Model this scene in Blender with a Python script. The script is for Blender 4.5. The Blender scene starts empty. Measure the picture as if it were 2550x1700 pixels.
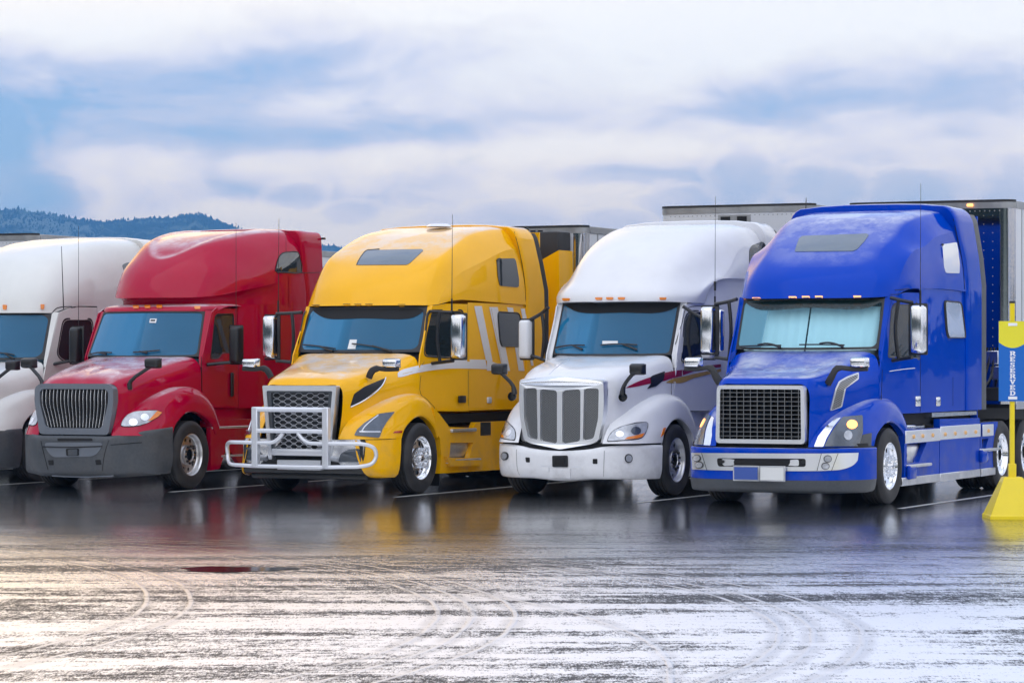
import bpy, bmesh, math, random
import numpy as np
from mathutils import Vector, Matrix
from mathutils.bvhtree import BVHTree
from mathutils.geometry import tessellate_polygon
random.seed(7)
SC = bpy.context.scene
COL = SC.collection
R = math.radians

# ------------------------------------------------------------------ camera, world, sun, exposure
FPX = 7400.0; YH = 893.0; CX = 1275.0; CAMH = 1.93
cam = bpy.data.cameras.new('camera'); camo = bpy.data.objects.new('camera', cam); COL.objects.link(camo)
camo.location = (0, 0, CAMH); camo.rotation_euler = (R(90), 0, 0)
cam.sensor_width = 36; cam.lens = FPX / 2550 * 36; cam.shift_y = (YH - 850) / 2550
cam.clip_start = .5; cam.clip_end = 20000
SC.camera = camo
SUN_EL, SUN_AZ = 56, 192     # degrees; azimuth clockwise from +Y
W = bpy.data.worlds.new('World'); SC.world = W; W.use_nodes = True

class NT:
    def __init__(s, tree):
        s.t = tree; s.n = tree.nodes; s.l = tree.links
    def new(s, typ, **kw):
        n = s.n.new(typ)
        for k, v in kw.items():
            if k == 'inp':
                for a, b in v.items(): s.put(n.inputs[a], b)
            else: setattr(n, k, v)
        return n
    def put(s, sock, v):
        if hasattr(v, 'is_output') or hasattr(v, 'links'): s.l.new(v, sock)
        else: sock.default_value = v
    def math(s, op, a, b=0.0, c=None, clamp=False):
        n = s.n.new('ShaderNodeMath'); n.operation = op; n.use_clamp = clamp
        s.put(n.inputs[0], a); s.put(n.inputs[1], b)
        if c is not None: s.put(n.inputs[2], c)
        return n.outputs[0]
    def mixc(s, f, a, b):
        n = s.n.new('ShaderNodeMix'); n.data_type = 'RGBA'
        s.put(n.inputs[0], f); s.put(n.inputs[6], a); s.put(n.inputs[7], b)
        return n.outputs[2]
    def ramp(s, f, stops, interp='LINEAR'):
        n = s.n.new('ShaderNodeValToRGB'); n.color_ramp.interpolation = interp
        e = n.color_ramp.elements
        while len(e) < len(stops): e.new(.5)
        for k, (p, c) in enumerate(stops):
            e[k].position = p; e[k].color = tuple(c) + (1,) if len(c) == 3 else c
        s.put(n.inputs[0], f); return n.outputs[0]
    def noise(s, vec, scale, detail=4, rough=.5, w=None, dist=0.0):
        n = s.n.new('ShaderNodeTexNoise')
        if vec is not None: s.l.new(vec, n.inputs['Vector'])
        n.inputs['Scale'].default_value = scale; n.inputs['Detail'].default_value = detail
        n.inputs['Roughness'].default_value = rough; n.inputs['Distortion'].default_value = dist
        return n.outputs['Fac']
    def smooth(s, x, a, b):
        n = s.n.new('ShaderNodeMapRange'); n.interpolation_type = 'SMOOTHSTEP'
        s.put(n.inputs[0], x); n.inputs[1].default_value = a; n.inputs[2].default_value = b
        return n.outputs[0]

def build_world():
    N = NT(W.node_tree); N.n.clear()
    out = N.new('ShaderNodeOutputWorld'); bg = N.new('ShaderNodeBackground')
    N.l.new(bg.outputs[0], out.inputs[0]); bg.inputs[1].default_value = 0.1
    sky = N.new('ShaderNodeTexSky'); sky.sky_type = 'NISHITA'; sky.sun_disc = False
    sky.sun_elevation = R(SUN_EL); sky.sun_rotation = R(SUN_AZ); sky.air_density = 1.4; sky.dust_density = .6
    tc = N.new('ShaderNodeTexCoord'); sep = N.new('ShaderNodeSeparateXYZ'); N.l.new(tc.outputs['Generated'], sep.inputs[0])
    x, y, z = sep.outputs
    # azimuth and elevation of the direction in degrees
    az = N.math('MULTIPLY', N.math('ARCTAN2', x, y), 57.2958)
    el = N.math('MULTIPLY', N.math('ARCSINE', z), 57.2958)
    # clouds: bands stretched sideways; vertical scale grows with height as a flat cloud deck does
    cmb = N.new('ShaderNodeCombineXYZ')
    N.put(cmb.inputs[0], N.math('MULTIPLY', az, .055)); N.put(cmb.inputs[1], N.math('MULTIPLY', el, .17)); cmb.inputs[2].default_value = 3.3
    v1 = cmb.outputs[0]
    n1 = N.noise(v1, 1.5, 6, .52, dist=.5)
    n2 = N.noise(v1, 3.8, 8, .62, dist=.5)
    cm2 = N.new('ShaderNodeCombineXYZ'); N.put(cm2.inputs[0], N.math('MULTIPLY', az, .30)); N.put(cm2.inputs[1], N.math('MULTIPLY', el, .62)); cm2.inputs[2].default_value = 7.7
    n3 = N.noise(cm2.outputs[0], 1.5, 9, .58, dist=.9)
    # bodies of blue-grey cloud and open bright gaps, by where they stand in the sky
    wob = N.math('MULTIPLY', N.math('SUBTRACT', n2, .5), 2.2)
    wob2 = N.math('MULTIPLY', N.math('SUBTRACT', n1, .5), 2.4)
    def blob(a0, e0, sa, se, amp, tilt=0.0):
        da = N.math('DIVIDE', N.math('ADD', N.math('SUBTRACT', az, a0), wob), sa)
        de = N.math('DIVIDE', N.math('SUBTRACT', N.math('ADD', N.math('SUBTRACT', el, e0), N.math('MULTIPLY', wob2, .35)), N.math('MULTIPLY', N.math('SUBTRACT', az, a0), tilt)), se)
        r2 = N.math('ADD', N.math('MULTIPLY', da, da), N.math('MULTIPLY', de, de))
        return N.math('MULTIPLY', N.math('EXPONENT', N.math('MULTIPLY', r2, -1.0)), amp)
    dark = [(-7.5, 5.1, 4.6, .75, .85, .02), (-3.6, 5.75, 2.8, .55, .65, .12), (-1.5, 4.35, 4.2, .45, .85, .06), (-9.6, 3.6, 1.2, 1.5, 1.15, -.3),
            (6.6, 5.1, 2.8, .6, .75, 0.0), (5.0, 3.0, 2.6, .75, .8, -.02), (8.3, 3.1, 1.8, .7, .65, 0), (1.6, 3.5, 3.0, .35, .55, .03), (-8.0, 3.0, 3.0, .4, .45, 0),
            (-2.9, 2.95, 1.5, .35, .6, 0), (0.8, 2.6, 3.2, .35, .55, 0), (-5.2, 3.3, 1.4, .3, .6, -.1), (9.2, 4.1, 1.5, .4, .35, 0), (-7.0, 4.3, 3.0, .4, .45, .0)]
    lite = [(-9.3, 6.5, 2.5, .45, .8, 0), (2, 7.2, 14, .75, .8, 0), (3.0, 5.9, 3.5, .7, .65, 0), (9.0, 6.4, 2.5, .5, .75, 0), (-3.5, 3.85, 3.0, .3, .55, .02), (1.3, 4.0, 3.0, .28, .6, .05), (-5.9, 2.7, 1.8, .25, .6, 0), (-9.2, 5.35, .7, .28, .9, 0),
            (3.2, 4.0, 1.2, .3, .5, 0), (-3.6, 4.85, .8, .2, .4, 0)]
    acc = None
    for d in dark:
        b = blob(*d); acc = b if acc is None else N.math('ADD', acc, b)
    acl = None
    for d in lite:
        b = blob(*d); acl = b if acl is None else N.math('ADD', acl, b)
    dens = N.math('ADD', N.math('ADD', N.math('MULTIPLY', N.math('SUBTRACT', n1, .5), 1.3), N.math('MULTIPLY', N.math('SUBTRACT', n2, .5), 1.3)), N.math('MULTIPLY', N.math('SUBTRACT', n3, .5), .9))
    dens = N.math('ADD', dens, .16)
    dens = N.math('ADD', dens, N.math('MULTIPLY', acc, .64))
    dens = N.math('SUBTRACT', dens, N.math('MULTIPLY', acl, .5), clamp=False)
    # heaped clouds with their own outline, rising from the horizon
    n4 = N.noise(cm2.outputs[0], 3.2, 8, .6, dist=.4)
    def heap(parts, amp):
        m_ = None
        for a0, e0, sa, se in parts:
            da = N.math('DIVIDE', N.math('SUBTRACT', az, a0), sa); de = N.math('DIVIDE', N.math('SUBTRACT', el, e0), se)
            r2 = N.math('SQRT', N.math('ADD', N.math('MULTIPLY', da, da), N.math('MULTIPLY', de, de))); m_ = r2 if m_ is None else N.math('MINIMUM', m_, r2)
        edge = N.math('ADD', m_, N.math('MULTIPLY', N.math('SUBTRACT', n4, .5), 1.3))
        body = N.smooth(edge, 1.3, .65); rim = N.math('MULTIPLY', N.smooth(edge, 1.12, .95), N.smooth(edge, .5, .9))
        return body, rim, amp
    for body, rim, amp in (heap([(-9.9, 3.9, 1.0, 1.3), (-9.3, 3.0, 1.3, .7)], .88), heap([(4.4, 3.5, .75, .8), (3.2, 3.0, .9, .45), (6.0, 3.3, 1.0, .55), (7.8, 3.1, 1.2, .8), (10, 3.2, 1.2, .9)], .58), heap([(-4.2, 3.1, .8, .35), (-3.1, 2.8, .7, .3)], .55),
                            heap([(0.2, 2.75, 1.3, .4), (-1.6, 2.5, 1.0, .45), (1.9, 2.6, .9, .35)], .42)):
        tgt = N.math('ADD', N.math('MULTIPLY', dens, .35), amp - .12)
        dens = N.math('ADD', N.math('MULTIPLY', dens, N.math('SUBTRACT', 1.0, N.math('MULTIPLY', body, .85))), N.math('MULTIPLY', N.math('MULTIPLY', body, .85), tgt))
        dens = N.math('SUBTRACT', dens, N.math('MULTIPLY', rim, .16))
    # thin veil -> shaded body of the cloud
    cc = N.ramp(dens, [(0.0, (1.0, .985, .96)), (.22, (.92, .90, .90)), (.42, (.81, .80, .87)), (.62, (.60, .645, .79)), (.85, (.45, .555, .76)), (1.0, (.32, .49, .73))])
    warm = N.math('MULTIPLY', N.smooth(el, 5.2, 2.0), N.smooth(dens, .42, .1))
    cc = N.mixc(N.math('MULTIPLY', warm, .55), cc, (1.0, .925, .80, 1))
    lowsky = N.mixc(N.smooth(el, 6.0, 1.5), (1.06, 1.04, 1.0, 1), (1.58, 1.33, 1.02, 1))
    mm = N.new('ShaderNodeMix', data_type='RGBA', blend_type='MULTIPLY'); mm.inputs[0].default_value = 1.0; N.l.new(cc, mm.inputs[6]); N.l.new(lowsky, mm.inputs[7]); cc = mm.outputs[2]
    up = N.smooth(el, 5.5, 12.0)
    for a0, e0, sa, se, c_, k_ in ((-15, 16, 14, 14, (2.5, 1.62, .62, 1), 1.0), (8, 17, 10, 13, (.34, .60, 1.12, 1), .8), (-45, 18, 12, 12, (.62, .74, 1.0, 1), .4)):
        cc = N.mixc(N.math('MULTIPLY', up, blob(a0, e0, sa, se, k_)), cc, c_)
    cc = N.mixc(N.smooth(el, 12.0, 38.0), cc, N.mixc(.55, cc, (.45, .60, .95, 1)))
    # clear sky shows a little through the thinner parts
    gap = N.math('MULTIPLY', N.smooth(n2, .62, .8), .22)
    cl = N.new('ShaderNodeVectorMath', operation='SCALE'); N.l.new(cc, cl.inputs[0]); cl.inputs[3].default_value = 10.0
    col = N.mixc(gap, cl.outputs[0], sky.outputs[0])
    N.l.new(col, bg.inputs[0])
build_world()
sun = bpy.data.lights.new('sun', 'SUN'); sun.energy = .6; sun.angle = R(80); sun.color = (1, .95, .88)
suno = bpy.data.objects.new('sun', sun); COL.objects.link(suno)
_d = Vector((math.sin(R(SUN_AZ)) * math.cos(R(SUN_EL)), math.cos(R(SUN_AZ)) * math.cos(R(SUN_EL)), math.sin(R(SUN_EL))))
suno.rotation_euler = _d.to_track_quat('Z', 'Y').to_euler()
SC.view_settings.view_transform = 'Standard'; SC.view_settings.look = 'None'
SC.view_settings.gamma = 1; SC.view_settings.use_curve_mapping = False; SC.view_settings.exposure = 0.4
SC.cycles.max_bounces = 10; SC.cycles.transparent_max_bounces = 12; SC.cycles.glossy_bounces = 5

# ------------------------------------------------------------------ materials
MATS = {}
def principled(name, base, rough=.5, metal=0.0, coat=0.0, coatr=.03, spec=.5, bump=0.0, bscale=30, var=0.0, emis=None, est=0.0, alpha=1.0, dirt=0.0):
    if name in MATS: return MATS[name]
    m = bpy.data.materials.new(name); m.use_nodes = True; MATS[name] = m
    N = NT(m.node_tree); b = N.n['Principled BSDF']
    b.inputs['Roughness'].default_value = rough; b.inputs['Metallic'].default_value = metal
    b.inputs['Coat Weight'].default_value = coat; b.inputs['Coat Roughness'].default_value = coatr
    b.inputs['Specular IOR Level'].default_value = spec; b.inputs['Alpha'].default_value = alpha
    tc = N.new('ShaderNodeTexCoord')
    c = tuple(base) + (1,)
    if var or dirt:
        n = N.noise(tc.outputs['Object'], bscale * .12, 5, .6)
        lo = tuple(v * (1 - var) for v in base) + (1,)
        cc = N.mixc(N.smooth(n, .3, .7), lo, c)
        if dirt:
            sp = N.new('ShaderNodeSeparateXYZ'); N.l.new(tc.outputs['Object'], sp.inputs[0])
            low = N.math('MULTIPLY', N.smooth(sp.outputs[2], 1.5, .25), N.smooth(N.noise(tc.outputs['Object'], 3.0, 6, .65), .42, .72))
            cc = N.mixc(N.math('MULTIPLY', low, dirt), cc, (.17, .155, .14, 1))
            N.l.new(N.math('ADD', rough, N.math('MULTIPLY', low, .4)), b.inputs['Roughness'])
        N.l.new(cc, b.inputs['Base Color'])
    else: b.inputs['Base Color'].default_value = c
    if bump:
        n = N.noise(tc.outputs['Object'], bscale, 3, .6)
        bp = N.new('ShaderNodeBump'); bp.inputs['Strength'].default_value = bump; bp.inputs['Distance'].default_value = .01
        N.l.new(n, bp.inputs['Height']); N.l.new(bp.outputs[0], b.inputs['Normal'])
        if coat: N.l.new(bp.outputs[0], b.inputs['Coat Normal'])
    if emis: b.inputs['Emission Color'].default_value = tuple(emis) + (1,); b.inputs['Emission Strength'].default_value = est
    return m

def paint(name, base, ior=1.42, cw=1.0):
    """lacquered truck paint: clear coat, faint sheet waviness, rain beads and painted sky glare on the faces that look up, road film low down"""
    if name in MATS: return MATS[name]
    m = bpy.data.materials.new(name); m.use_nodes = True; MATS[name] = m
    N = NT(m.node_tree); b = N.n['Principled BSDF']
    tc = N.new('ShaderNodeTexCoord'); P = tc.outputs['Object']
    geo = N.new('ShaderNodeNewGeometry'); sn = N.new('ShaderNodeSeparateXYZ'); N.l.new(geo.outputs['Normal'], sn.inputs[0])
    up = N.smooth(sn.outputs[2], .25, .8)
    sp = N.new('ShaderNodeSeparateXYZ'); N.l.new(P, sp.inputs[0])
    low = N.math('MULTIPLY', N.smooth(sp.outputs[2], 1.3, .2), N.smooth(N.noise(P, 2.5, 6, .65), .4, .75))
    nv = N.noise(P, 1.3, 4, .6)
    c = N.mixc(N.smooth(nv, .3, .7), tuple(v * .93 for v in base) + (1,), tuple(base) + (1,))
    c = N.mixc(N.math('MULTIPLY', low, .35), c, (.16, .15, .14, 1))
    painted_glare = N.math('MULTIPLY', N.smooth(sn.outputs[2], .80, .97), N.math('ADD', .35, N.math('MULTIPLY', N.smooth(N.noise(P, 1.6, 7, .7), .42, .60), .5)))
    c = N.mixc(N.math('MULTIPLY', painted_glare, .8), c, (.74, .77, .82, 1))  # whitish sky glare painted into the base colour of up-facing panels
    N.l.new(c, b.inputs['Base Color'])
    wet = N.math('MULTIPLY', up, N.smooth(N.noise(P, 2.2, 5, .7), .48, .6))
    N.l.new(N.math('ADD', .32, N.math('MULTIPLY', low, .3)), b.inputs['Roughness'])
    b.inputs['Coat Weight'].default_value = cw; b.inputs['Coat IOR'].default_value = ior; b.inputs['Specular IOR Level'].default_value = .0
    N.l.new(N.math('ADD', .025, N.math('ADD', N.math('MULTIPLY', wet, .16), N.math('MULTIPLY', low, .25))), b.inputs['Coat Roughness'])
    wav = N.noise(P, 1.7, 2, .5)
    vor = N.new('ShaderNodeTexVoronoi'); N.l.new(P, vor.inputs['Vector']); vor.inputs['Scale'].default_value = 55
    bead = N.math('MULTIPLY', N.math('MULTIPLY', N.smooth(vor.outputs['Distance'], .55, .15), wet), .09)
    h = N.math('ADD', N.math('MULTIPLY', wav, .42), bead)
    bp = N.new('ShaderNodeBump'); bp.inputs['Strength'].default_value = .5; bp.inputs['Distance'].default_value = .03
    N.l.new(h, bp.inputs['Height']); N.l.new(bp.outputs[0], b.inputs['Coat Normal'])
    return m

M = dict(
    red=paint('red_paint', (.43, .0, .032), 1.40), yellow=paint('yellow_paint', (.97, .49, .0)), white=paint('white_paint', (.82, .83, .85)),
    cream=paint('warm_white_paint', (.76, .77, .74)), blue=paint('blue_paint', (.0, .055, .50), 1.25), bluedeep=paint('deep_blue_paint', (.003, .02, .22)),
    chrome=principled('chrome', (.84, .86, .89), .13, 1.0, bump=.012, bscale=4), alu=principled('brushed_aluminium', (.72, .73, .75), .28, 1.0, bump=.05, bscale=40, var=.1, dirt=.12),
    satin=principled('satin_chrome', (.92, .94, .97), .36, 1.0), polished=principled('polished_steel_sheet', (.62, .62, .63), .1, 1.0, bump=.12, bscale=2.2), bright=principled('mirror_finish_glass', (.9, .91, .93), .06, 1.0, bump=.03, bscale=2),
    silver=principled('silver_paint', (.72, .74, .78), .33, .5, .4), silverline=principled('silver_trim', (.75, .76, .78), .25, .8),
    grey=principled('grey_bumper_plastic', (.062, .07, .08), .40, bump=.1, bscale=200, var=.15, dirt=.25), greyl=principled('grey_grille_surround', (.17, .19, .22), .34, .3, .3),
    black=principled('black_plastic', (.014, .015, .017), .33, bump=.05, bscale=200), rubber=principled('tyre_rubber', (.022, .022, .024), .62, bump=.15, bscale=60, var=.25, dirt=.25),
    dark=principled('dark_underbody', (.006, .006, .007), .8), steel=principled('painted_frame_steel', (.02, .02, .022), .55),
    gasket=principled('window_gasket', (.012, .013, .015), .4),
    dkglass=principled('tinted_glass', (.018, .028, .036), .03, coat=1.0, coatr=.01, spec=.8),
    skyglass=principled('blind_backed_glass', (.05, .09, .13), .04, coat=1.0, coatr=.01, spec=.8),
    lens=principled('clear_lens', (.62, .65, .70), .12, .25, 1.0, .01, bump=.5, bscale=45, var=.45), lensgrey=principled('smoked_lens', (.10, .12, .15), .08, .4, 1.0, .01, bump=.35, bscale=30, var=.5),
    amber=principled('amber_lens', (.80, .22, .01), .25, coat=1.0), amberlit=principled('lit_amber_lamp', (.9, .3, .05), .3, emis=(1.0, .40, .12), est=2.2), ambersoft=principled('lit_marker_lamp', (.9, .35, .1), .3, emis=(1.0, .48, .2), est=.9),
    redlens=principled('red_reflector', (.45, .02, .01), .25, coat=1.0), trailer=principled('trailer_white_sheet', (.70, .72, .75), .34, coat=.3, coatr=.15, bump=.12, bscale=3, var=.06, dirt=.1),
    rail=principled('trailer_roof_rail', (.42, .43, .44), .38, .7, var=.25), stripe=principled('white_stripe_film', (.74, .74, .76), .3, coat=.6), gold=principled('gold_stripe_film', (.55, .33, .05), .3, coat=.6), crimson=principled('crimson_stripe_film', (.32, .005, .03), .3, coat=.6),
    seat=principled('grey_seat_cloth', (.16, .19, .22), .8), dash=principled('grey_dashboard', (.20, .23, .25), .6), curtain=principled('dark_cab_curtain', (.03, .035, .04), .9),
    shade=principled('silver_sun_screen', (.78, .96, 1.0), .45, .0, bump=.5, bscale=5), paper=principled('white_sticker', (.8, .82, .82), .5),
    signy=principled('yellow_sign_post_paint', (.86, .66, .0), .35, coat=.3, var=.05, dirt=.1), signpy=principled('yellow_sign_face', (.82, .74, .03), .4), signb=principled('blue_sign_face', (.0, .13, .52), .4), signw=principled('white_sign_lettering', (.85, .86, .88), .45),
    plateb=principled('blue_blank_plate', (.05, .10, .36), .35), platew=principled('white_blank_plate', (.72, .73, .72), .4), gap=principled('panel_gap', (.004, .004, .005), .7),
    line=principled('worn_white_road_paint', (.62, .62, .60), .28, var=.35, bscale=60), mirror=principled('mirror_glass', (.75, .78, .8), .02, 1.0),
)
def glass_mat(name, tint, body, fac):
    m = bpy.data.materials.new(name); m.use_nodes = True; MATS[name] = m
    N = NT(m.node_tree); N.n.clear(); out = N.new('ShaderNodeOutputMaterial')
    tr = N.new('ShaderNodeBsdfTransparent'); tr.inputs[0].default_value = tint + (1,)
    pr = N.new('ShaderNodeBsdfPrincipled'); pr.inputs['Base Color'].default_value = body + (1,); pr.inputs['Roughness'].default_value = .03
    pr.inputs['Specular IOR Level'].default_value = .6
    lw = N.new('ShaderNodeFresnel'); lw.inputs[0].default_value = 1.5
    f = N.math('ADD', fac, lw.outputs[0], clamp=True)
    mx = N.new('ShaderNodeMixShader'); N.l.new(f, mx.inputs[0]); N.l.new(tr.outputs[0], mx.inputs[1]); N.l.new(pr.outputs[0], mx.inputs[2])
    N.l.new(mx.outputs[0], out.inputs[0]); return m
M['glass'] = glass_mat('windscreen_glass', (.40, .70, .86), (.016, .18, .36), .54)
M['glassclear'] = glass_mat('clear_windscreen_glass', (.80, .97, 1.0), (.10, .3, .40), .06)
M['sideglass'] = glass_mat('side_window_glass', (.16, .20, .21), (.02, .028, .032), .5)

def fade_mat():
    m = bpy.data.materials.new('frayed_shade_strip'); m.use_nodes = True; MATS['shade_strip'] = m; N = NT(m.node_tree); b = N.n['Principled BSDF']
    b.inputs['Base Color'].default_value = (.004, .02, .022, 1); b.inputs['Roughness'].default_value = .2
    tc = N.new('ShaderNodeTexCoord'); sp = N.new('ShaderNodeSeparateXYZ'); N.l.new(tc.outputs['Object'], sp.inputs[0])
    n = N.noise(tc.outputs['Object'], 14, 5, .7)
    N.l.new(N.smooth(N.math('ADD', sp.outputs[2], N.math('MULTIPLY', N.math('SUBTRACT', n, .5), .16)), 2.50, 2.66), b.inputs['Alpha']); return m
fade_mat()
def mesh_mat():
    m = bpy.data.materials.new('perforated_grille_sheet'); m.use_nodes = True
    N = NT(m.node_tree); b = N.n['Principled BSDF']; tc = N.new('ShaderNodeTexCoord')
    sp = N.new('ShaderNodeSeparateXYZ'); N.l.new(tc.outputs['Object'], sp.inputs[0])
    c = N.new('ShaderNodeCombineXYZ'); N.l.new(N.math('ADD', sp.outputs[0], sp.outputs[2]), c.inputs[0]); N.l.new(N.math('SUBTRACT', sp.outputs[0], sp.outputs[2]), c.inputs[1])
    vo = N.new('ShaderNodeTexVoronoi'); vo.feature = 'F1'; vo.inputs['Scale'].default_value = 42; vo.inputs['Randomness'].default_value = 0; N.l.new(c.outputs[0], vo.inputs['Vector'])
    h = N.smooth(vo.outputs['Distance'], .36, .46)
    N.l.new(N.mixc(h, (.008, .009, .01, 1), (.42, .43, .44, 1)), b.inputs['Base Color'])
    N.l.new(N.math('MULTIPLY', h, .9), b.inputs['Metallic']); b.inputs['Roughness'].default_value = .3
    return m
M['mesh'] = mesh_mat()

# ------------------------------------------------------------------ geometry helpers
def mk(name, me, mat, parent=None, smooth=True, ang=38, loc=None, rot=None):
    if mat is not None and len(me.materials) == 0:
        for q in (mat if isinstance(mat, (list, tuple)) else [mat]): me.materials.append(q)
    if smooth:
        me.polygons.foreach_set('use_smooth', [True] * len(me.polygons))
        me.set_sharp_from_angle(angle=R(ang))
    o = bpy.data.objects.new(name, me); COL.objects.link(o)
    if parent is not None: o.parent = parent
    if loc is not None: o.location = loc
    if rot is not None: o.rotation_euler = rot
    return o
def tag(o, label=None, cat=None, group=None, kind=None):
    for k, v in (('label', label), ('category', cat), ('group', group), ('kind', kind)):
        if v: o[k] = v
    return o
class MB:
    """collects shapes into one mesh"""
    def __init__(s): s.v = []; s.f = []; s.m = []
    def add(s, vs, fs, mi=0):
        k = len(s.v); s.v += [tuple(map(float, p)) for p in vs]; s.f += [tuple(k + i for i in f) for f in fs]; s.m += [mi] * len(fs); return s
    def mirror(s):
        k = len(s.v); s.v += [(-p[0], p[1], p[2]) for p in s.v]
        s.f += [tuple(k + i for i in reversed(f)) for f in list(s.f)]; s.m += list(s.m); return s
    def box(s, x0, x1, y0, y1, z0, z1, b=0.0, seg=1, mi=0, mat=None):
        if not b:
            vs = [(x, y, z) for x in (x0, x1) for y in (y0, y1) for z in (z0, z1)]
            fs = [(0, 1, 3, 2), (4, 6, 7, 5), (0, 4, 5, 1), (2, 3, 7, 6), (0, 2, 6, 4), (1, 5, 7, 3)]
        else:
            bm = bmesh.new(); bmesh.ops.create_cube(bm, size=1)
            for v in bm.verts: v.co = Vector(((x0 + x1) / 2 + v.co.x * (x1 - x0), (y0 + y1) / 2 + v.co.y * (y1 - y0), (z0 + z1) / 2 + v.co.z * (z1 - z0)))
            bmesh.ops.bevel(bm, geom=bm.edges[:] + bm.verts[:], offset=b, segments=seg, profile=.5, affect='EDGES')
            bm.verts.ensure_lookup_table(); bm.verts.index_update()
            vs = [v.co[:] for v in bm.verts]; fs = [[v.index for v in f.verts] for f in bm.faces]; bm.free()
        if mat is not None: vs = [(mat @ Vector(v))[:] for v in vs]
        return s.add(vs, fs, mi)
    def grid(s, G, mi=0):
        G = np.asarray(G); a, b = G.shape[:2]
        return s.add(G.reshape(-1, 3), [(i * b + j, i * b + j + 1, (i + 1) * b + j + 1, (i + 1) * b + j) for i in range(a - 1) for j in range(b - 1)], mi)
    def tube(s, P, r, n=8, mi=0, flat=None, cap=True):
        P = [Vector(p) for p in P]; rr = r if isinstance(r, (list, tuple)) else [r] * len(P)
        t0 = (P[1] - P[0]).normalized(); up = Vector((0, 0, 1)) if abs(t0.z) < .9 else Vector((1, 0, 0))
        a = t0.cross(up).normalized(); vs = []
        for i, p in enumerate(P):
            t = (P[min(i + 1, len(P) - 1)] - P[max(i - 1, 0)]).normalized()
            a = (a - t * a.dot(t)).normalized(); b = t.cross(a)
            for k in range(n):
                w = 2 * math.pi * k / n; fa, fb = (flat or (1, 1))
                vs.append((p + a * math.cos(w) * rr[i] * fa + b * math.sin(w) * rr[i] * fb)[:])
        fs = [(i * n + k, i * n + (k + 1) % n, (i + 1) * n + (k + 1) % n, (i + 1) * n + k) for i in range(len(P) - 1) for k in range(n)]
        if cap: fs += [tuple(range(n))[::-1], tuple((len(P) - 1) * n + k for k in range(n))]
        return s.add(vs, fs, mi)
    def lathe(s, prof, n=40, axis='x', c=(0, 0, 0), mi=0, a0=0.0, a1=2 * math.pi):
        """prof: (radius, offset along axis)"""
        full = abs(a1 - a0 - 2 * math.pi) < 1e-6; m = n if full else n + 1
        vs = []
        for r_, h in prof:
            for k in range(m):
                w = a0 + (a1 - a0) * k / n; ca, sa = r_ * math.cos(w), r_ * math.sin(w)
                vs.append((c[0] + h, c[1] + ca, c[2] + sa) if axis == 'x' else ((c[0] + ca, c[1] + h, c[2] + sa) if axis == 'y' else (c[0] + ca, c[1] + sa, c[2] + h)))
        fs = [(i * m + k, i * m + (k + 1) % m, (i + 1) * m + (k + 1) % m, (i + 1) * m + k) for i in range(len(prof) - 1) for k in range(n)]
        return s.add(vs, fs, mi)
    def prism(s, poly, a0, a1, axis='x', mi=0, holes=()):
        """flat polygon (y,z) for axis x, (x,z) for axis y, (x,y) for axis z, extruded a0..a1"""
        def P(p, a): return (a, p[0], p[1]) if axis == 'x' else ((p[0], a, p[1]) if axis == 'y' else (p[0], p[1], a))
        loops = [list(poly)] + [list(h) for h in holes]; flat = [p for l in loops for p in l]; n = len(flat)
        tri = tessellate_polygon([[Vector((p[0], p[1], 0)) for p in l] for l in loops])
        vs = [P(p, a0) for p in flat] + [P(p, a1) for p in flat]
        fs = [tuple(t) for t in tri] + [tuple(n + i for i in reversed(t)) for t in tri]
        s.add(vs, fs, mi)
        k = 0; vs = []; fs = []
        for l in loops:
            m = len(l)
            for i in range(m):
                q = len(vs); a, b = l[i], l[(i + 1) % m]
                vs += [P(a, a0), P(b, a0), P(b, a1), P(a, a1)]; fs.append((q, q + 1, q + 2, q + 3))
        return s.add(vs, fs, mi)
    def mesh(s, name='m'):
        me = bpy.data.meshes.new(name); me.from_pydata(s.v, [], s.f)
        if any(s.m): me.polygons.foreach_set('material_index', s.m)
        me.validate(); me.update(); return me
    def obj(s, name, mat, parent=None, **kw): return mk(name, s.mesh(name), mat, parent, **kw)
    def merged(s):
        bm = bmesh.new(); me = s.mesh(); bm.from_mesh(me); bmesh.ops.remove_doubles(bm, verts=bm.verts, dist=1e-4)
        bm.verts.index_update(); r = MB(); r.v = [v.co[:] for v in bm.verts]; r.f = [tuple(v.index for v in f.verts) for f in bm.faces]; r.m = [0] * len(r.f); bm.free(); bpy.data.meshes.remove(me); return r

def cr(P, m):
    """Catmull-Rom through points P (n,k), chord-length; m steps per span"""
    P = np.asarray(P, float); n = len(P)
    if n == 2: return np.array([P[0] + (P[1] - P[0]) * t for t in np.linspace(0, 1, m + 1)])
    d = np.maximum(np.linalg.norm((P[1:] - P[:-1]).reshape(n - 1, -1), axis=1), 1e-5) ** .6
    T = np.zeros_like(P)
    for i in range(1, n - 1):
        s0 = (P[i] - P[i - 1]) / d[i - 1]; s1 = (P[i + 1] - P[i]) / d[i]
        T[i] = (s0 * d[i] + s1 * d[i - 1]) / (d[i] + d[i - 1])
    T[0] = 1.5 * (P[1] - P[0]) / d[0] - .5 * T[1]; T[-1] = 1.5 * (P[-1] - P[-2]) / d[-1] - .5 * T[-2]
    out = []
    for i in range(n - 1):
        for k in range(m + (i == n - 2)):
            t = k / m; h00 = 2 * t**3 - 3 * t**2 + 1; h10 = t**3 - 2 * t**2 + t; h01 = -2 * t**3 + 3 * t**2; h11 = t**3 - t**2
            out.append(h00 * P[i] + h10 * d[i] * T[i] + h01 * P[i + 1] + h11 * d[i] * T[i + 1])
    return np.array(out)
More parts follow.
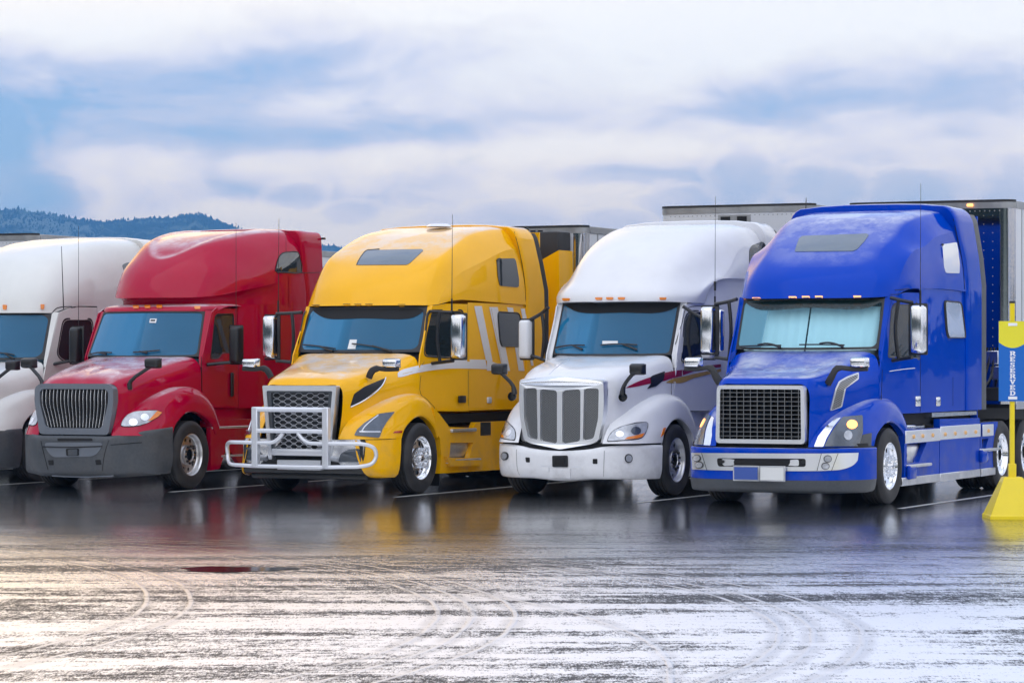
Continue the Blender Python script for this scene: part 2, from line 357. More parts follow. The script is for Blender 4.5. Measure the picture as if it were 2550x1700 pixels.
def patch(rows, mu=4, mv=4, cb=(), rb=(), mirror=False, full=False, disp=None):
    """surface through a grid of control points; cb / rb: columns / rows with a crease. full: rows start on the centre line and are mirrored"""
    rows = np.array(rows, float)
    if full:
        L = rows[:, :0:-1].copy(); L[..., 0] *= -1
        n = rows.shape[1]; cb = sorted(set([n - 1 + c for c in cb] + [n - 1 - c for c in cb])); rows = np.concatenate([L, rows], 1)
    cs = [0] + sorted(cb) + [rows.shape[1] - 1]; rs = [0] + sorted(rb) + [rows.shape[0] - 1]
    b = MB()
    for i in range(len(rs) - 1):
        for j in range(len(cs) - 1):
            blk = rows[rs[i]:rs[i + 1] + 1, cs[j]:cs[j + 1] + 1]
            if blk.shape[0] < 2 or blk.shape[1] < 2: continue
            D = np.array([cr(r, mu) for r in blk])
            D = np.array([cr(D[:, k], mv) for k in range(D.shape[1])]).transpose(1, 0, 2)
            if disp is not None: D = np.array([[disp(p) for p in r] for r in D])
            b.grid(D)
    if mirror: b.mirror()
    return b
def rrect(x0, x1, z0, z1, r, n=5):
    P = []
    for cx_, cz, a in ((x1 - r, z1 - r, 0), (x0 + r, z1 - r, 90), (x0 + r, z0 + r, 180), (x1 - r, z0 + r, 270)):
        for k in range(n + 1): w = R(a + 90 * k / n); P.append((cx_ + r * math.cos(w), cz + r * math.sin(w)))
    return P
def roundpoly(P, r, n=4):
    """rounds the corners of a polygon"""
    out = []; m = len(P)
    for i in range(m):
        a, b, c = Vector(P[i - 1]), Vector(P[i]), Vector(P[(i + 1) % m])
        rr = r[i] if isinstance(r, (list, tuple)) else r
        u = (a - b); v = (c - b); q = min(rr, u.length * .45, v.length * .45); u.normalize(); v.normalize()
        p0, p1 = b + u * q, b + v * q
        for k in range(n + 1):
            t = k / n; out.append(tuple((p0 * (1 - t)**2 + b * 2 * t * (1 - t) + p1 * t * t)[:]))
    return out
def ss(t): t = max(0., min(1., t)); return t * t * (3 - 2 * t)
YAW = R(25.5); CY, SY = math.cos(YAW), math.sin(YAW)

class Truck:
    """frame of one vehicle: x to its left side (the right in the picture), y towards its tail, z up, origin under the front axle"""
    def __init__(s, name, ox, oy, label, cat, group=None):
        s.ox, s.oy = ox, oy
        s.root = bpy.data.objects.new(name, None); COL.objects.link(s.root); s.root.empty_display_size = .3
        s.root.location = (ox * CY + oy * SY, -ox * SY + oy * CY, 0); s.root.rotation_euler = (0, 0, -YAW)
        tag(s.root, label, cat, group); s.sv = []; s.sf = []; s.bv = None
    def put(s, name, b, mat, surf=True, parent=None, **kw):
        """link a shape as a part; surf: keep it as a surface that lamps, panes and trim are laid on"""
        if surf:
            k = len(s.sv); s.sv += b.v; s.sf += [tuple(k + i for i in f) for f in b.f]; s.bv = None
        return b.obj(name, mat, parent or s.root, **kw)
    def hit(s, px, py, mirror=False):
        if s.bv is None: s.bv = BVHTree.FromPolygons([Vector(v) for v in s.sv], s.sf)
        a = (px - CX) / FPX; bb = (YH - py) / FPX
        o = Vector((-s.ox, -s.oy, CAMH)); d = Vector((a * CY - SY, a * SY + CY, bb)).normalized()
        h, n, i, dist = s.bv.ray_cast(o, d)
        if h is None:
            q = o + d * math.hypot(s.ox, s.oy); h, n, i, dist = s.bv.find_nearest(q)
        if n.dot(d) > 0: n = -n
        return h, n
    def lay(s, name, outline, mat, off=.008, rad=0.0, mirror=False, parent=None, lab=None, rings=3, sub=None, rim=.012, proj=None):
        """pane / lamp / trim laid on the body: outline in photo pixels, thickness off"""
        P = outline if not rad else roundpoly(outline, rad)
        Q = []
        for i in range(len(P)):
            a, b2 = Vector(P[i]), Vector(P[(i + 1) % len(P)]); n = max(1, int((b2 - a).length / (sub or 9)))
            Q += [tuple((a + (b2 - a) * k / n)[:]) for k in range(n)]
        cxx = sum(p[0] for p in Q) / len(Q); cyy = sum(p[1] for p in Q) / len(Q); b = MB(); vs = []; n = len(Q)
        for k in range(rings + 1):
            f = 1 - k / rings
            for p in Q:
                h, nn = s.hit(cxx + (p[0] - cxx) * f, cyy + (p[1] - cyy) * f); vs.append(h + nn * off)
        skirt = [s.hit(*p) for p in Q]; skirt = [h - nn * rim for h, nn in skirt]
        fs = [(k * n + i, k * n + (i + 1) % n, (k + 1) * n + (i + 1) % n, (k + 1) * n + i) for k in range(rings) for i in range(n)]
        K = len(vs); vs += skirt; fs += [(K + i, K + (i + 1) % n, (i + 1) % n, i) for i in range(n)]
        b.add(vs, fs)
        o = [b.obj(name, mat, parent or s.root, ang=50)]
        if mirror:
            b2 = MB(); b2.add([(-v[0], v[1], v[2]) for v in b.v], [tuple(reversed(f)) for f in b.f]); o.append(b2.obj(name, mat, parent or s.root, ang=50))
        for q in o:
            if lab: q['label'] = lab
        return o if mirror else o[0]
    def band(s, name, top, bot, mat, off=.005, mirror=True, n=28, m=4, parent=None):
        """strip of film or trim between two lines given in photo pixels"""
        def rs(L):
            L = cr(np.array(L, float), 8) if len(L) > 2 else np.array(L, float); d = np.concatenate([[0], np.cumsum(np.linalg.norm(L[1:] - L[:-1], axis=1))])
            return [(np.interp(u * d[-1], d, L[:, 0]), np.interp(u * d[-1], d, L[:, 1])) for u in np.linspace(0, 1, n)]
        A, B = rs(top), rs(bot); b = MB(); G = []
        for k in range(m + 1):
            row = []
            for a, c in zip(A, B):
                h, nn = s.hit(a[0] + (c[0] - a[0]) * k / m, a[1] + (c[1] - a[1]) * k / m); row.append(h + nn * off)
            G.append(row)
        b.grid(G); o = b.obj(name, mat, parent or s.root, ang=60)
        if mirror:
            b2 = MB(); b2.add([(-v[0], v[1], v[2]) for v in b.v], [tuple(reversed(f)) for f in b.f]); b2.obj(name, mat, parent or s.root, ang=60)
        return o
    def stroke(s, name, pts, mat, r=.01, off=.004, mirror=False, n=5, parent=None, m=3):
        """thin seam, wire or blade that follows the body along photo pixels"""
        pts = cr(np.array(pts, float), m) if len(pts) > 2 else cr(np.array(pts, float), 6)
        P = []
        for p in pts:
            h, nn = s.hit(*p); q = h + nn * off
            if P and (q - P[-1]).length > .22: continue
            P.append(q)
        if len(P) < 2: return None
        b = MB().tube(P, r, n)
        o = b.obj(name, mat, parent or s.root)
        if mirror:
            b2 = MB(); b2.add([(-v[0], v[1], v[2]) for v in b.v], b.f); b2.obj(name, mat, parent or s.root)
        return o

# ------------------------------------------------------------------ shared parts
WM = {}
def wheel_meshes():
    R0 = .505
    b = MB()
    prof = [(.30, .01), (.31, .035), (.36, .06), (.43, .062), (.468, .05), (.490, .03), (R0, .012)]
    for i, x in enumerate((-.04, -.095, -.15, -.205)):
        prof += [(R0, x + .022), (R0 - .014, x + .018), (R0 - .014, x + .006), (R0, x + .002)]
    prof += [(R0, -.235), (.490, -.255), (.43, -.285), (.31, -.26), (.29, -.23)]
    b.lathe(prof, 56); WM['tyre'] = b.mesh('tyre')
    # tread blocks cut across the shoulders
    def rim(holes=10, hr=.03, deep=.0, nuts='small'):
        b = MB(); b.lathe([(.295, -.20), (.30, .0), (.315, .028), (.318, .036), (.305, .040), (.297, .03), (.29, .0), (.283, -.035), (.272, -.045)], 48)
        ring = lambda r_, n: [(r_ * math.cos(2 * math.pi * k / n), r_ * math.sin(2 * math.pi * k / n)) for k in range(n)]
        hl = []
        for k in range(holes):
            w = 2 * math.pi * (k + .5) / holes; cx_, cz = .222 * math.cos(w), .222 * math.sin(w)
            hl.append([(cx_ + hr * math.cos(2 * math.pi * j / 10) * (1 if True else 1), cz + hr * math.sin(2 * math.pi * j / 10)) for j in range(10)])
        b.prism(ring(.274, 48), -.058, -.045, 'x', holes=[ring(.150, 32)] + hl)
        b.lathe([(.15, -.052), (.150, -.01), (.143, .005), (.105, .008), (.102, .0), (.085, .0)], 32)
        return b.mesh('rim')
    WM['rim'] = rim()
    b = MB(); b.lathe([(.28, -.22), (.28, -.075), (.26, -.07), (.0001, -.07)], 24); WM['drum'] = b.mesh('wheel')
    b = MB(); b.lathe([(.0001, .075), (.045, .07), (.062, .055), (.075, .04), (.088, .03), (.09, -.01)], 24); WM['cap'] = b.mesh('hub_cap')
    b = MB(); b.lathe([(.019, 0), (.018, .03), (.013, .036), (.0001, .038)], 6); WM['nut'] = b.mesh('lug_nut')
    b = MB(); b.lathe([(.022, 0), (.022, .035), (.018, .045), (.021, .06), (.020, .085), (.010, .096), (.0001, .098)], 10); WM['spike'] = b.mesh('lug_nut')
wheel_meshes()
def share(name, me, mat, parent, **kw):
    if len(me.materials) == 0: me.materials.append(mat)
    o = bpy.data.objects.new(name, me if me.materials[0] == mat else matvar(me, mat)); COL.objects.link(o); o.parent = parent
    if not me.get('sm'):
        me.polygons.foreach_set('use_smooth', [True] * len(me.polygons)); me.set_sharp_from_angle(angle=R(38)); me['sm'] = 1
    for k, v in kw.items(): setattr(o, k, v)
    return o
_mv = {}
def matvar(me, mat):
    k = (me.name, mat.name)
    if k not in _mv:
        q = me.copy(); q.materials.clear(); q.materials.append(mat)
        q.polygons.foreach_set('use_smooth', [True] * len(q.polygons)); q.set_sharp_from_angle(angle=R(38)); q['sm'] = 1; _mv[k] = q
    return _mv[k]
def wheel(tr, x, y, rimmat, nut='nut', nutmat=None, cap=True, turn=0.0, rot=0.2, z=.505, far=False):
    w = share('wheel', WM['drum'], M['dark'], tr, location=(x, y, z), rotation_euler=(rot, 0, (math.pi if x < 0 else 0) + turn))
    share('tyre', WM['tyre'], M['rubber'], w)
    r_ = share('rim', WM['rim'], rimmat, w)
    if far: return w
    if cap: share('hub_cap', WM['cap'], nutmat or M['chrome'], w)
    for k in range(10):
        a = 2 * math.pi * k / 10
        share('lug_nut', WM[nut], nutmat or M['chrome'], w, location=(.004, .126 * math.cos(a), .126 * math.sin(a)))
    return w

def chassis(t, xs=1.2, ylen=7.6, rear=True, rimmat=None, skipfront=False, tank=True):
    r_ = t.root; b = MB()
    for sx in (-1, 1): b.box(sx * .48 - .05, sx * .48 + .05, -1.0, ylen, .68, .95)
    for y in (.9, 2.0, 3.4, 4.8, 6.2): b.box(-.45, .45, y, y + .12, .72, .9)
    b.box(-1.0, 1.0, -.07, .07, .38, .52)
    b.obj('chassis_frame', M['steel'], r_, smooth=False)
    b = MB(); b.box(-.55, .55, -.9, 1.4, .38, 1.35); b.box(-.3, .3, 1.4, 3.2, .35, .8); b.obj('engine', M['dark'], r_, smooth=False)
    if tank:
        for sx in (-1, 1):
            b = MB(); b.lathe([(.0001, 1.0), (.30, 1.0), (.31, 1.02), (.31, 3.3), (.30, 3.32), (.0001, 3.32)], 20, 'y', (sx * .85, 0, .62)); b.obj('fuel_tank', M['alu'], r_)
    b = MB(); b.box(-.55, .55, ylen - 2.0, ylen - .4, .95, 1.1, .03); b.obj('fifth_wheel', M['steel'], r_)
    if rear:
        for y in (ylen - 1.78, ylen - .48):
            b = MB(); b.lathe([(.0001, -1.0), (.1, -1.0), (.1, 1.0), (.0001, 1.0)], 12, 'x', (0, y, .505)); b.obj('drive_axle', M['steel'], r_)
            for sx in (-1, 1):
                wheel(r_, sx * 1.19, y, rimmat or M['alu'], far=True)
                wheel(r_, sx * .86, y, rimmat or M['alu'], far=True)
    for sx in (-1, 1):
        b = MB(); b.lathe([(.60, -.55), (.60, -.06)], 20, 'x', (1.18, 0, .505), a0=R(2), a1=R(172)); b.lathe([(.60, -.55), (.2, -.55)], 20, 'x', (1.18, 0, .505), a0=R(0), a1=R(180))
        if sx < 0: b.v = [(-v[0], v[1], v[2]) for v in b.v]
        b.obj('wheel_well', M['dark'], r_)

def windscreen(t, top, bot, bulge, glass, gw=.045, rad=.10, rows=8):
    """top / bot: half width, y of the side edge, z; the middle stands forward by bulge"""
    (ht, yt, zt), (hb, yb, zb) = top, bot
    def S(u, v, off=0.0):
        h = ht + (hb - ht) * v; y = yt + (yb - yt) * v - bulge * (1 - abs(u)**2.2); z = zt + (zb - zt) * v - .02 * (1 - u * u) * (v - .3)
        return (u * h, y - off, z)
    b = MB(); b.grid([[S(u, v) for u in np.linspace(-.995, .995, 25)] for v in np.linspace(0.01, .99, rows)])
    pane = t.put('windscreen', b, glass, surf=True)
    h = (ht + hb) / 2; H = math.hypot(zt - zb, yt - yb); ru, rv = rad / h, rad / H; gu, gv = gw / h, gw / H
    inner = []; outer = []
    n = 12
    for (su, sv, a) in ((1, 1, 0), (-1, 1, 90), (-1, -1, 180), (1, -1, 270)):
        cu, cv = su * (1 - gu - ru), (.5 + sv * (.5 - gv - rv))
        for k in range(n + 1):
            w = R(a + 90 * k / n); inner.append((cu + ru * math.cos(w), cv + rv * math.sin(w)))
    # subdivide long edges
    L = []
    for i in range(len(inner)):
        a, c = inner[i], inner[(i + 1) % len(inner)]; m = 12 if abs(a[0] - c[0]) > .5 else (5 if abs(a[1] - c[1]) > .3 else 1)
        L += [(a[0] + (c[0] - a[0]) * k / m, a[1] + (c[1] - a[1]) * k / m) for k in range(m)]
    inner = L
    for (u, v) in inner:
        du, dv = u, (v - .5) * 2; m = max(abs(du), abs(dv)) or 1
        # push the point out to the rectangle
        outer.append((max(-1.0, min(1.0, u * 1.0 if abs(dv) >= 1 - 2 * gv - 1e-3 and abs(du) < 1 - gu - ru else math.copysign(1, u) if abs(du) >= 1 - gu - ru else u)), 1.0 if (dv > 0 and abs(dv) >= 1 - 2 * (gv + rv)) else 0.0 if (dv < 0 and abs(dv) >= 1 - 2 * (gv + rv)) else v))
    n = len(inner); vs = [S(u, v, .004) for u, v in inner] + [S(u + (U - u) * .35, v + (V - v) * .35, .012) for (u, v), (U, V) in zip(inner, outer)] + [S(U, V, .010) for U, V in outer] + [S(U, V, -.02) for U, V in outer]
    fs = [(r0 * n + i, r0 * n + (i + 1) % n, (r0 + 1) * n + (i + 1) % n, (r0 + 1) * n + i) for r0 in range(3) for i in range(n)]
    g = MB().add(vs, fs); t.put('gasket', g, M['gasket'], surf=False, parent=pane)
    return pane, S

def wiper(t, pts, arm, parent):
    b = MB(); P = [t.hit(*p) for p in cr(np.array(pts, float), 5)]; b.tube([h + n * .035 for h, n in P], .011, 6)
    A = [t.hit(*p) for p in cr(np.array(arm, float), 4)]; b.tube([h + n * (.05 - .03 * i / len(A)) for i, (h, n) in enumerate(A)], [.012 + .006 * i / len(A) for i in range(len(A))], 6)
    b.obj('wiper', M['black'], parent)

def interior(t, y0, hw, zt=2.62, screen=False, ydash=None):
    """cab inside: dashboard, steering wheel, seats, curtain behind"""
    r_ = t.root
    b = MB(); b.box(-hw, hw, y0 - .02, y0 + .42, 1.3, 1.93, .05, 2); b.box(.25, .78, y0 + .02, y0 + .4, 1.93, 2.03, .04, 2); b.obj('dashboard', M['dash'], r_)
    b = MB(); P = [(.5 + .22 * math.cos(a), y0 + .50 + .08 * math.sin(a), 1.98 + .20 * math.sin(a)) for a in np.linspace(0, 2 * math.pi, 25)]; b.tube(P, .016, 6, cap=False)
    b.tube([(.5, y0 + .42, 1.90), (.5, y0 + .5, 1.98)], .04, 8); b.tube([(.3, y0 + .5, 1.98), (.7, y0 + .5, 1.98)], .018, 6); b.obj('steering_wheel', M['black'], r_)
    for sx in (-.5, .5):
        b = MB(); b.box(sx - .26, sx + .26, y0 + .8, y0 + 1.3, 1.45, 1.6, .05, 2); b.box(sx - .25, sx + .25, y0 + 1.2, y0 + 1.38, 1.58, 2.25, .06, 2); b.box(sx - .14, sx + .14, y0 + 1.2, y0 + 1.32, 2.28, 2.48, .05, 2)
        b.obj('seat', M['seat'], r_)
    b = MB(); b.box(-hw - .02, hw + .02, y0 + 1.75, y0 + 1.79, 1.2, zt + .1); b.box(-hw, hw, y0, y0 + 1.8, 1.2, 1.24); b.box(-hw + .02, hw - .02, y0 + .35, y0 + 1.8, zt + .06, zt + .1); b.obj('cab_lining', M['curtain'], r_, smooth=False)
    for sx in (-.5, .5):
        b = MB(); b.box(sx - .3, sx + .3, y0 + .42, y0 + .45, zt - .22, zt - .03, .012); b.obj('sun_visor', M['dash'], r_)

def side_panel(t, name, outer, hole, X, mat, rings=5, n=72, both=True, surf=True, thick=.02, creases=()):
    """body side with a window opening: rings from the opening to the outline, bent to the body's curve X(y,z)"""
    hc = (sum(p[0] for p in hole) / len(hole), sum(p[1] for p in hole) / len(hole))
    def ray(poly, a):
        dx, dy = math.cos(a), math.sin(a); best = None
        for i in range(len(poly)):
            x1, y1 = poly[i][0] - hc[0], poly[i][1] - hc[1]; x2, y2 = poly[(i + 1) % len(poly)][0] - hc[0], poly[(i + 1) % len(poly)][1] - hc[1]
            ex, ey = x2 - x1, y2 - y1; den = dx * ey - dy * ex
            if abs(den) < 1e-9: continue
            tt = (x1 * ey - y1 * ex) / den; u = (x1 * dy - y1 * dx) / den
            if tt > 0 and -1e-6 <= u <= 1 + 1e-6 and (best is None or tt > best): best = tt
        return best
    A = sorted([2 * math.pi * k / n for k in range(n)] + [math.atan2(p[1] - hc[1], p[0] - hc[0]) % (2 * math.pi) for p in outer])
    G = []
    for k in range(rings + 1):
        f = k / rings; row = []
        for a in A:
            r0, r1 = ray(hole, a), ray(outer, a); q = r0 + (r1 - r0) * f; y, z = hc[0] + q * math.cos(a), hc[1] + q * math.sin(a); row.append((X(y, z), y, z))
        row.append(row[0]); G.append(row)
    inn = [(p[0] - .05, p[1], p[2]) for p in G[0]]
    b = MB(); b.grid([inn, G[0]]); b.grid(G); b.grid([G[-1], [(p[0] - thick, p[1], p[2]) for p in G[-1]]])
    o = t.put(name, b, mat, surf=surf); res = [o]
    if both:
        b2 = MB(); b2.add([(-v[0], v[1], v[2]) for v in b.v], [tuple(reversed(f)) for f in b.f]); res.append(t.put(name, b2, mat, surf=surf))
    return res
def ypane(t, name, poly, X, mat, off=0.0, parents=None, frame=None, fw=.02, both=True, thick=.004):
    """window pane (and rubber frame) in a body side, outline in (y,z)"""
    c = (sum(p[0] for p in poly) / len(poly), sum(p[1] for p in poly) / len(poly)); n = len(poly)
    for i, sx in enumerate((1, -1) if both else (1,)):
        par = parents[i] if parents else t.root
        b = MB(); vs = [(sx * (X(*p) + off), p[0], p[1]) for p in poly] + [(sx * (X((p[0] + c[0]) / 2, (p[1] + c[1]) / 2) + off), (p[0] + c[0]) / 2, (p[1] + c[1]) / 2) for p in poly] + [(sx * (X(*c) + off), c[0], c[1])]
        fs = [(i0, (i0 + 1) % n, n + (i0 + 1) % n, n + i0) for i0 in range(n)] + [(n + i0, n + (i0 + 1) % n, 2 * n) for i0 in range(n)]
        b.add(vs, fs); o = b.obj(name, mat, par)
        if frame:
            P2 = [(c[0] + (p[0] - c[0]) * (1 + fw / max(.05, math.hypot(p[0] - c[0], p[1] - c[1]))), c[1] + (p[1] - c[1]) * (1 + fw / max(.05, math.hypot(p[0] - c[0], p[1] - c[1])))) for p in poly]
            P1 = [(c[0] + (p[0] - c[0]) * (1 - .012 / .3), c[1] + (p[1] - c[1]) * (1 - .012 / .3)) for p in poly]
            G = [[(sx * (X(*p) + off - .002), p[0], p[1]) for p in P1 + P1[:1]], [(sx * (X(*p) + off + .012), p[0], p[1]) for p in [((a[0] + b_[0]) / 2, (a[1] + b_[1]) / 2) for a, b_ in zip(P1, P2)] + [((P1[0][0] + P2[0][0]) / 2, (P1[0][1] + P2[0][1]) / 2)]],
                 [(sx * (X(*p) + .002), p[0], p[1]) for p in P2 + P2[:1]], [(sx * (X(*p) - .02), p[0], p[1]) for p in P2 + P2[:1]]]
            # the frame is a part of the pane it holds unless the pane is itself a sub-part
            f_ = MB().grid(G).obj('window_frame', frame, par)
def hood_mirror(t, head, base, mat, armmat, size=(.26, .14, .18), bend=.1, kind='box', both=True):
    """head / base: x,y,z on the left side"""
    for sx in ((1, -1) if both else (1,)):
        hx, hy, hz = head; bx, by, bz = base
        b = MB(); b.box(hx - size[0] / 2, hx + size[0] / 2, hy - size[1] / 2, hy + size[1] / 2, hz - size[2] / 2, hz + size[2] / 2, .035, 3)
        for i, v in enumerate(b.v):   # the shell tapers towards the front
            f = 1 - .25 * (hy + size[1] / 2 - v[1]) / size[1]; b.v[i] = (sx * (hx + (v[0] - hx) * f), v[1], hz + (v[2] - hz) * f)
        o = b.obj('hood_mirror', mat, t.root)
        g = MB().box(hx - size[0] * .43, hx + size[0] * .43, hy + size[1] / 2 - .002, hy + size[1] / 2 + .004, hz - size[2] * .42, hz + size[2] * .42); g.v = [(sx * v[0], v[1], v[2]) for v in g.v]; g.obj('mirror_glass', M['mirror'], o)
        a = MB()
        if kind == 'strap': P = [(bx, by, bz), (bx + .06, by - .01, bz + .10), (bx + .13, by, hz - size[2] * .5), (hx - size[0] * .3, hy, hz - size[2] * .56), (hx + size[0] * .45, hy, hz - size[2] * .52)]; a.tube(cr(P, 3), [.05] * 4 + [.045] * 3 + [.032] * 6, 8, flat=(.7, 1.05))
        else: P = [(bx, by, bz), (bx + .02, by, bz + .12), (hx - .07, hy - .01, hz - size[2] * .45), (hx - .03, hy, hz - size[2] * .2)]; a.tube(cr(P, 3), [.045, .042, .036, .03, .028, .028, .028, .035, .04, .05], 8)
        a.v = [(sx * v[0], v[1], v[2]) for v in a.v]; a.obj('mirror_arm', armmat, o)
def door_mirror(t, x0, x1, y, z0, z1, mat, attach, depth=.16, loop=True, both=True, armmat=None):
    for sx in ((1, -1) if both else (1,)):
        b = MB(); b.box(x0, x1, y - depth / 2, y + depth / 2, z0, z1, .05, 3)
        for i, v in enumerate(b.v): f = 1 - .35 * max(0, (y + depth / 2 - v[1]) / depth); b.v[i] = (sx * ((x0 + x1) / 2 + (v[0] - (x0 + x1) / 2) * f), v[1], (z0 + z1) / 2 + (v[2] - (z0 + z1) / 2) * (1 - .08 * (1 - f)))
        o = b.obj('door_mirror', mat, t.root)
        g = MB().box(x0 + .015, x1 - .015, y + depth / 2 - .003, y + depth / 2 + .006, z0 + .02, z1 - .02); g.v = [(sx * v[0], v[1], v[2]) for v in g.v]; g.obj('mirror_glass', M['mirror'], o)
        h = MB().box(x0 - .02, x1 - .005, y + depth * .3, y + depth / 2 - .004, z0 - .02, z1 + .02, .02, 2); h.v = [(sx * v[0], v[1], v[2]) for v in h.v]; h.obj('mirror_housing', M['black'], o)
        ax, ay = attach[0], attach[1]
        for (za, zm) in attach[2]:
            if len(attach[2]) > 1 and za == attach[2][0][0]:
                p0, p1 = attach[2]; c_ = MB().tube(cr([((ax + x0) / 2 - .02, (ay + y) / 2 + .03, p0[0] * .5 + p0[1] * .5), ((ax + x0) / 2 - .06, (ay + y) / 2 + .01, (p0[0] + p1[0]) / 2), ((ax + x0) / 2 - .02, (ay + y) / 2 + .03, p1[0] * .5 + p1[1] * .5)], 4), .026, 8); c_.v = [(sx * v[0], v[1], v[2]) for v in c_.v]; c_.obj('mirror_bracket', M['black'], o)
            a = MB().tube(cr([(ax, ay, za), ((ax + x0) / 2, (ay + y) / 2 + .04, za * .5 + zm * .5), (x0 + .04, y + .03, zm)], 4), .032, 8, flat=(1, .8)); a.v = [(sx * v[0], v[1], v[2]) for v in a.v]; a.obj('mirror_arm', armmat or M['black'], o)
def antenna(t, x, y, z0, z1, thick=.006, both=False, lean=.02, base=True):
    for sx in ((1, -1) if both else (1,)):
        b = MB(); b.tube([(sx * x, y, z0), (sx * x, y + lean * .5, (z0 + z1) / 2), (sx * x, y + lean, z1)], [thick, thick * .75, thick * .5], 6)
        if base: b.tube([(sx * x, y, z0), (sx * x, y, z0 + .22)], .014, 8)
        b.obj('antenna', M['black'], t.root)
def marker(t, px, py, w, h, mat):
    t.lay('marker_light', [(px - w, py - h * .6), (px + w, py - h * .6), (px + w * .8, py + h * .6), (px - w * .8, py + h * .6)], mat, .022, rad=2.0, rings=2, sub=4)
FENDER = [[(.64, -1.38, .80), (.78, -1.35, .80), (.93, -1.26, .80), (1.07, -1.07, .80), (1.17, -.8, .80), (1.205, -.55, .80)],
          [(.66, -1.22, 1.0), (.8, -1.18, 1.02), (.94, -1.08, 1.02), (1.06, -.9, 1.0), (1.16, -.69, .97), (1.21, -.48, .93)],
          [(.72, -.92, 1.2), (.85, -.88, 1.2), (.97, -.8, 1.2), (1.08, -.67, 1.17), (1.16, -.5, 1.10), (1.215, -.35, 1.02)],
          [(.83, -.47, 1.36), (.94, -.44, 1.36), (1.03, -.38, 1.35), (1.12, -.31, 1.30), (1.18, -.24, 1.21), (1.22, -.16, 1.10)],
          [(.95, 0, 1.44), (1.04, .02, 1.43), (1.11, .03, 1.40), (1.17, .05, 1.34), (1.205, .05, 1.24), (1.225, .05, 1.12)],
          [(1.0, .3, 1.39), (1.08, .33, 1.38), (1.14, .35, 1.34), (1.18, .35, 1.27), (1.21, .32, 1.17), (1.225, .27, 1.06)],
          [(1.0, .52, 1.22), (1.1, .55, 1.21), (1.15, .57, 1.17), (1.19, .56, 1.10), (1.215, .54, 1.02), (1.225, .47, .93)],
          [(1.0, .60, .95), (1.1, .63, .95), (1.15, .65, .95), (1.19, .65, .92), (1.215, .63, .88), (1.225, .56, .80)]]
def fender(t, mat, f, end=8):
    rows = [[f(*p) for p in r] for r in FENDER[:end]]
    for sx in (1, -1):
        b = patch(rows, 4, 5)
        lip = [r[-1] for r in rows]; G = np.array([lip, [(p[0] - .012, p[1] * .97, p[2] - .02) for p in lip], [(p[0] - .10, p[1] * .97, p[2] - .02) for p in lip]])
        G = np.array([cr(g, 5) for g in G]); b.grid(G)
        if sx < 0: b.v = [(-v[0], v[1], v[2]) for v in b.v]
        t.put('fender', b, mat)

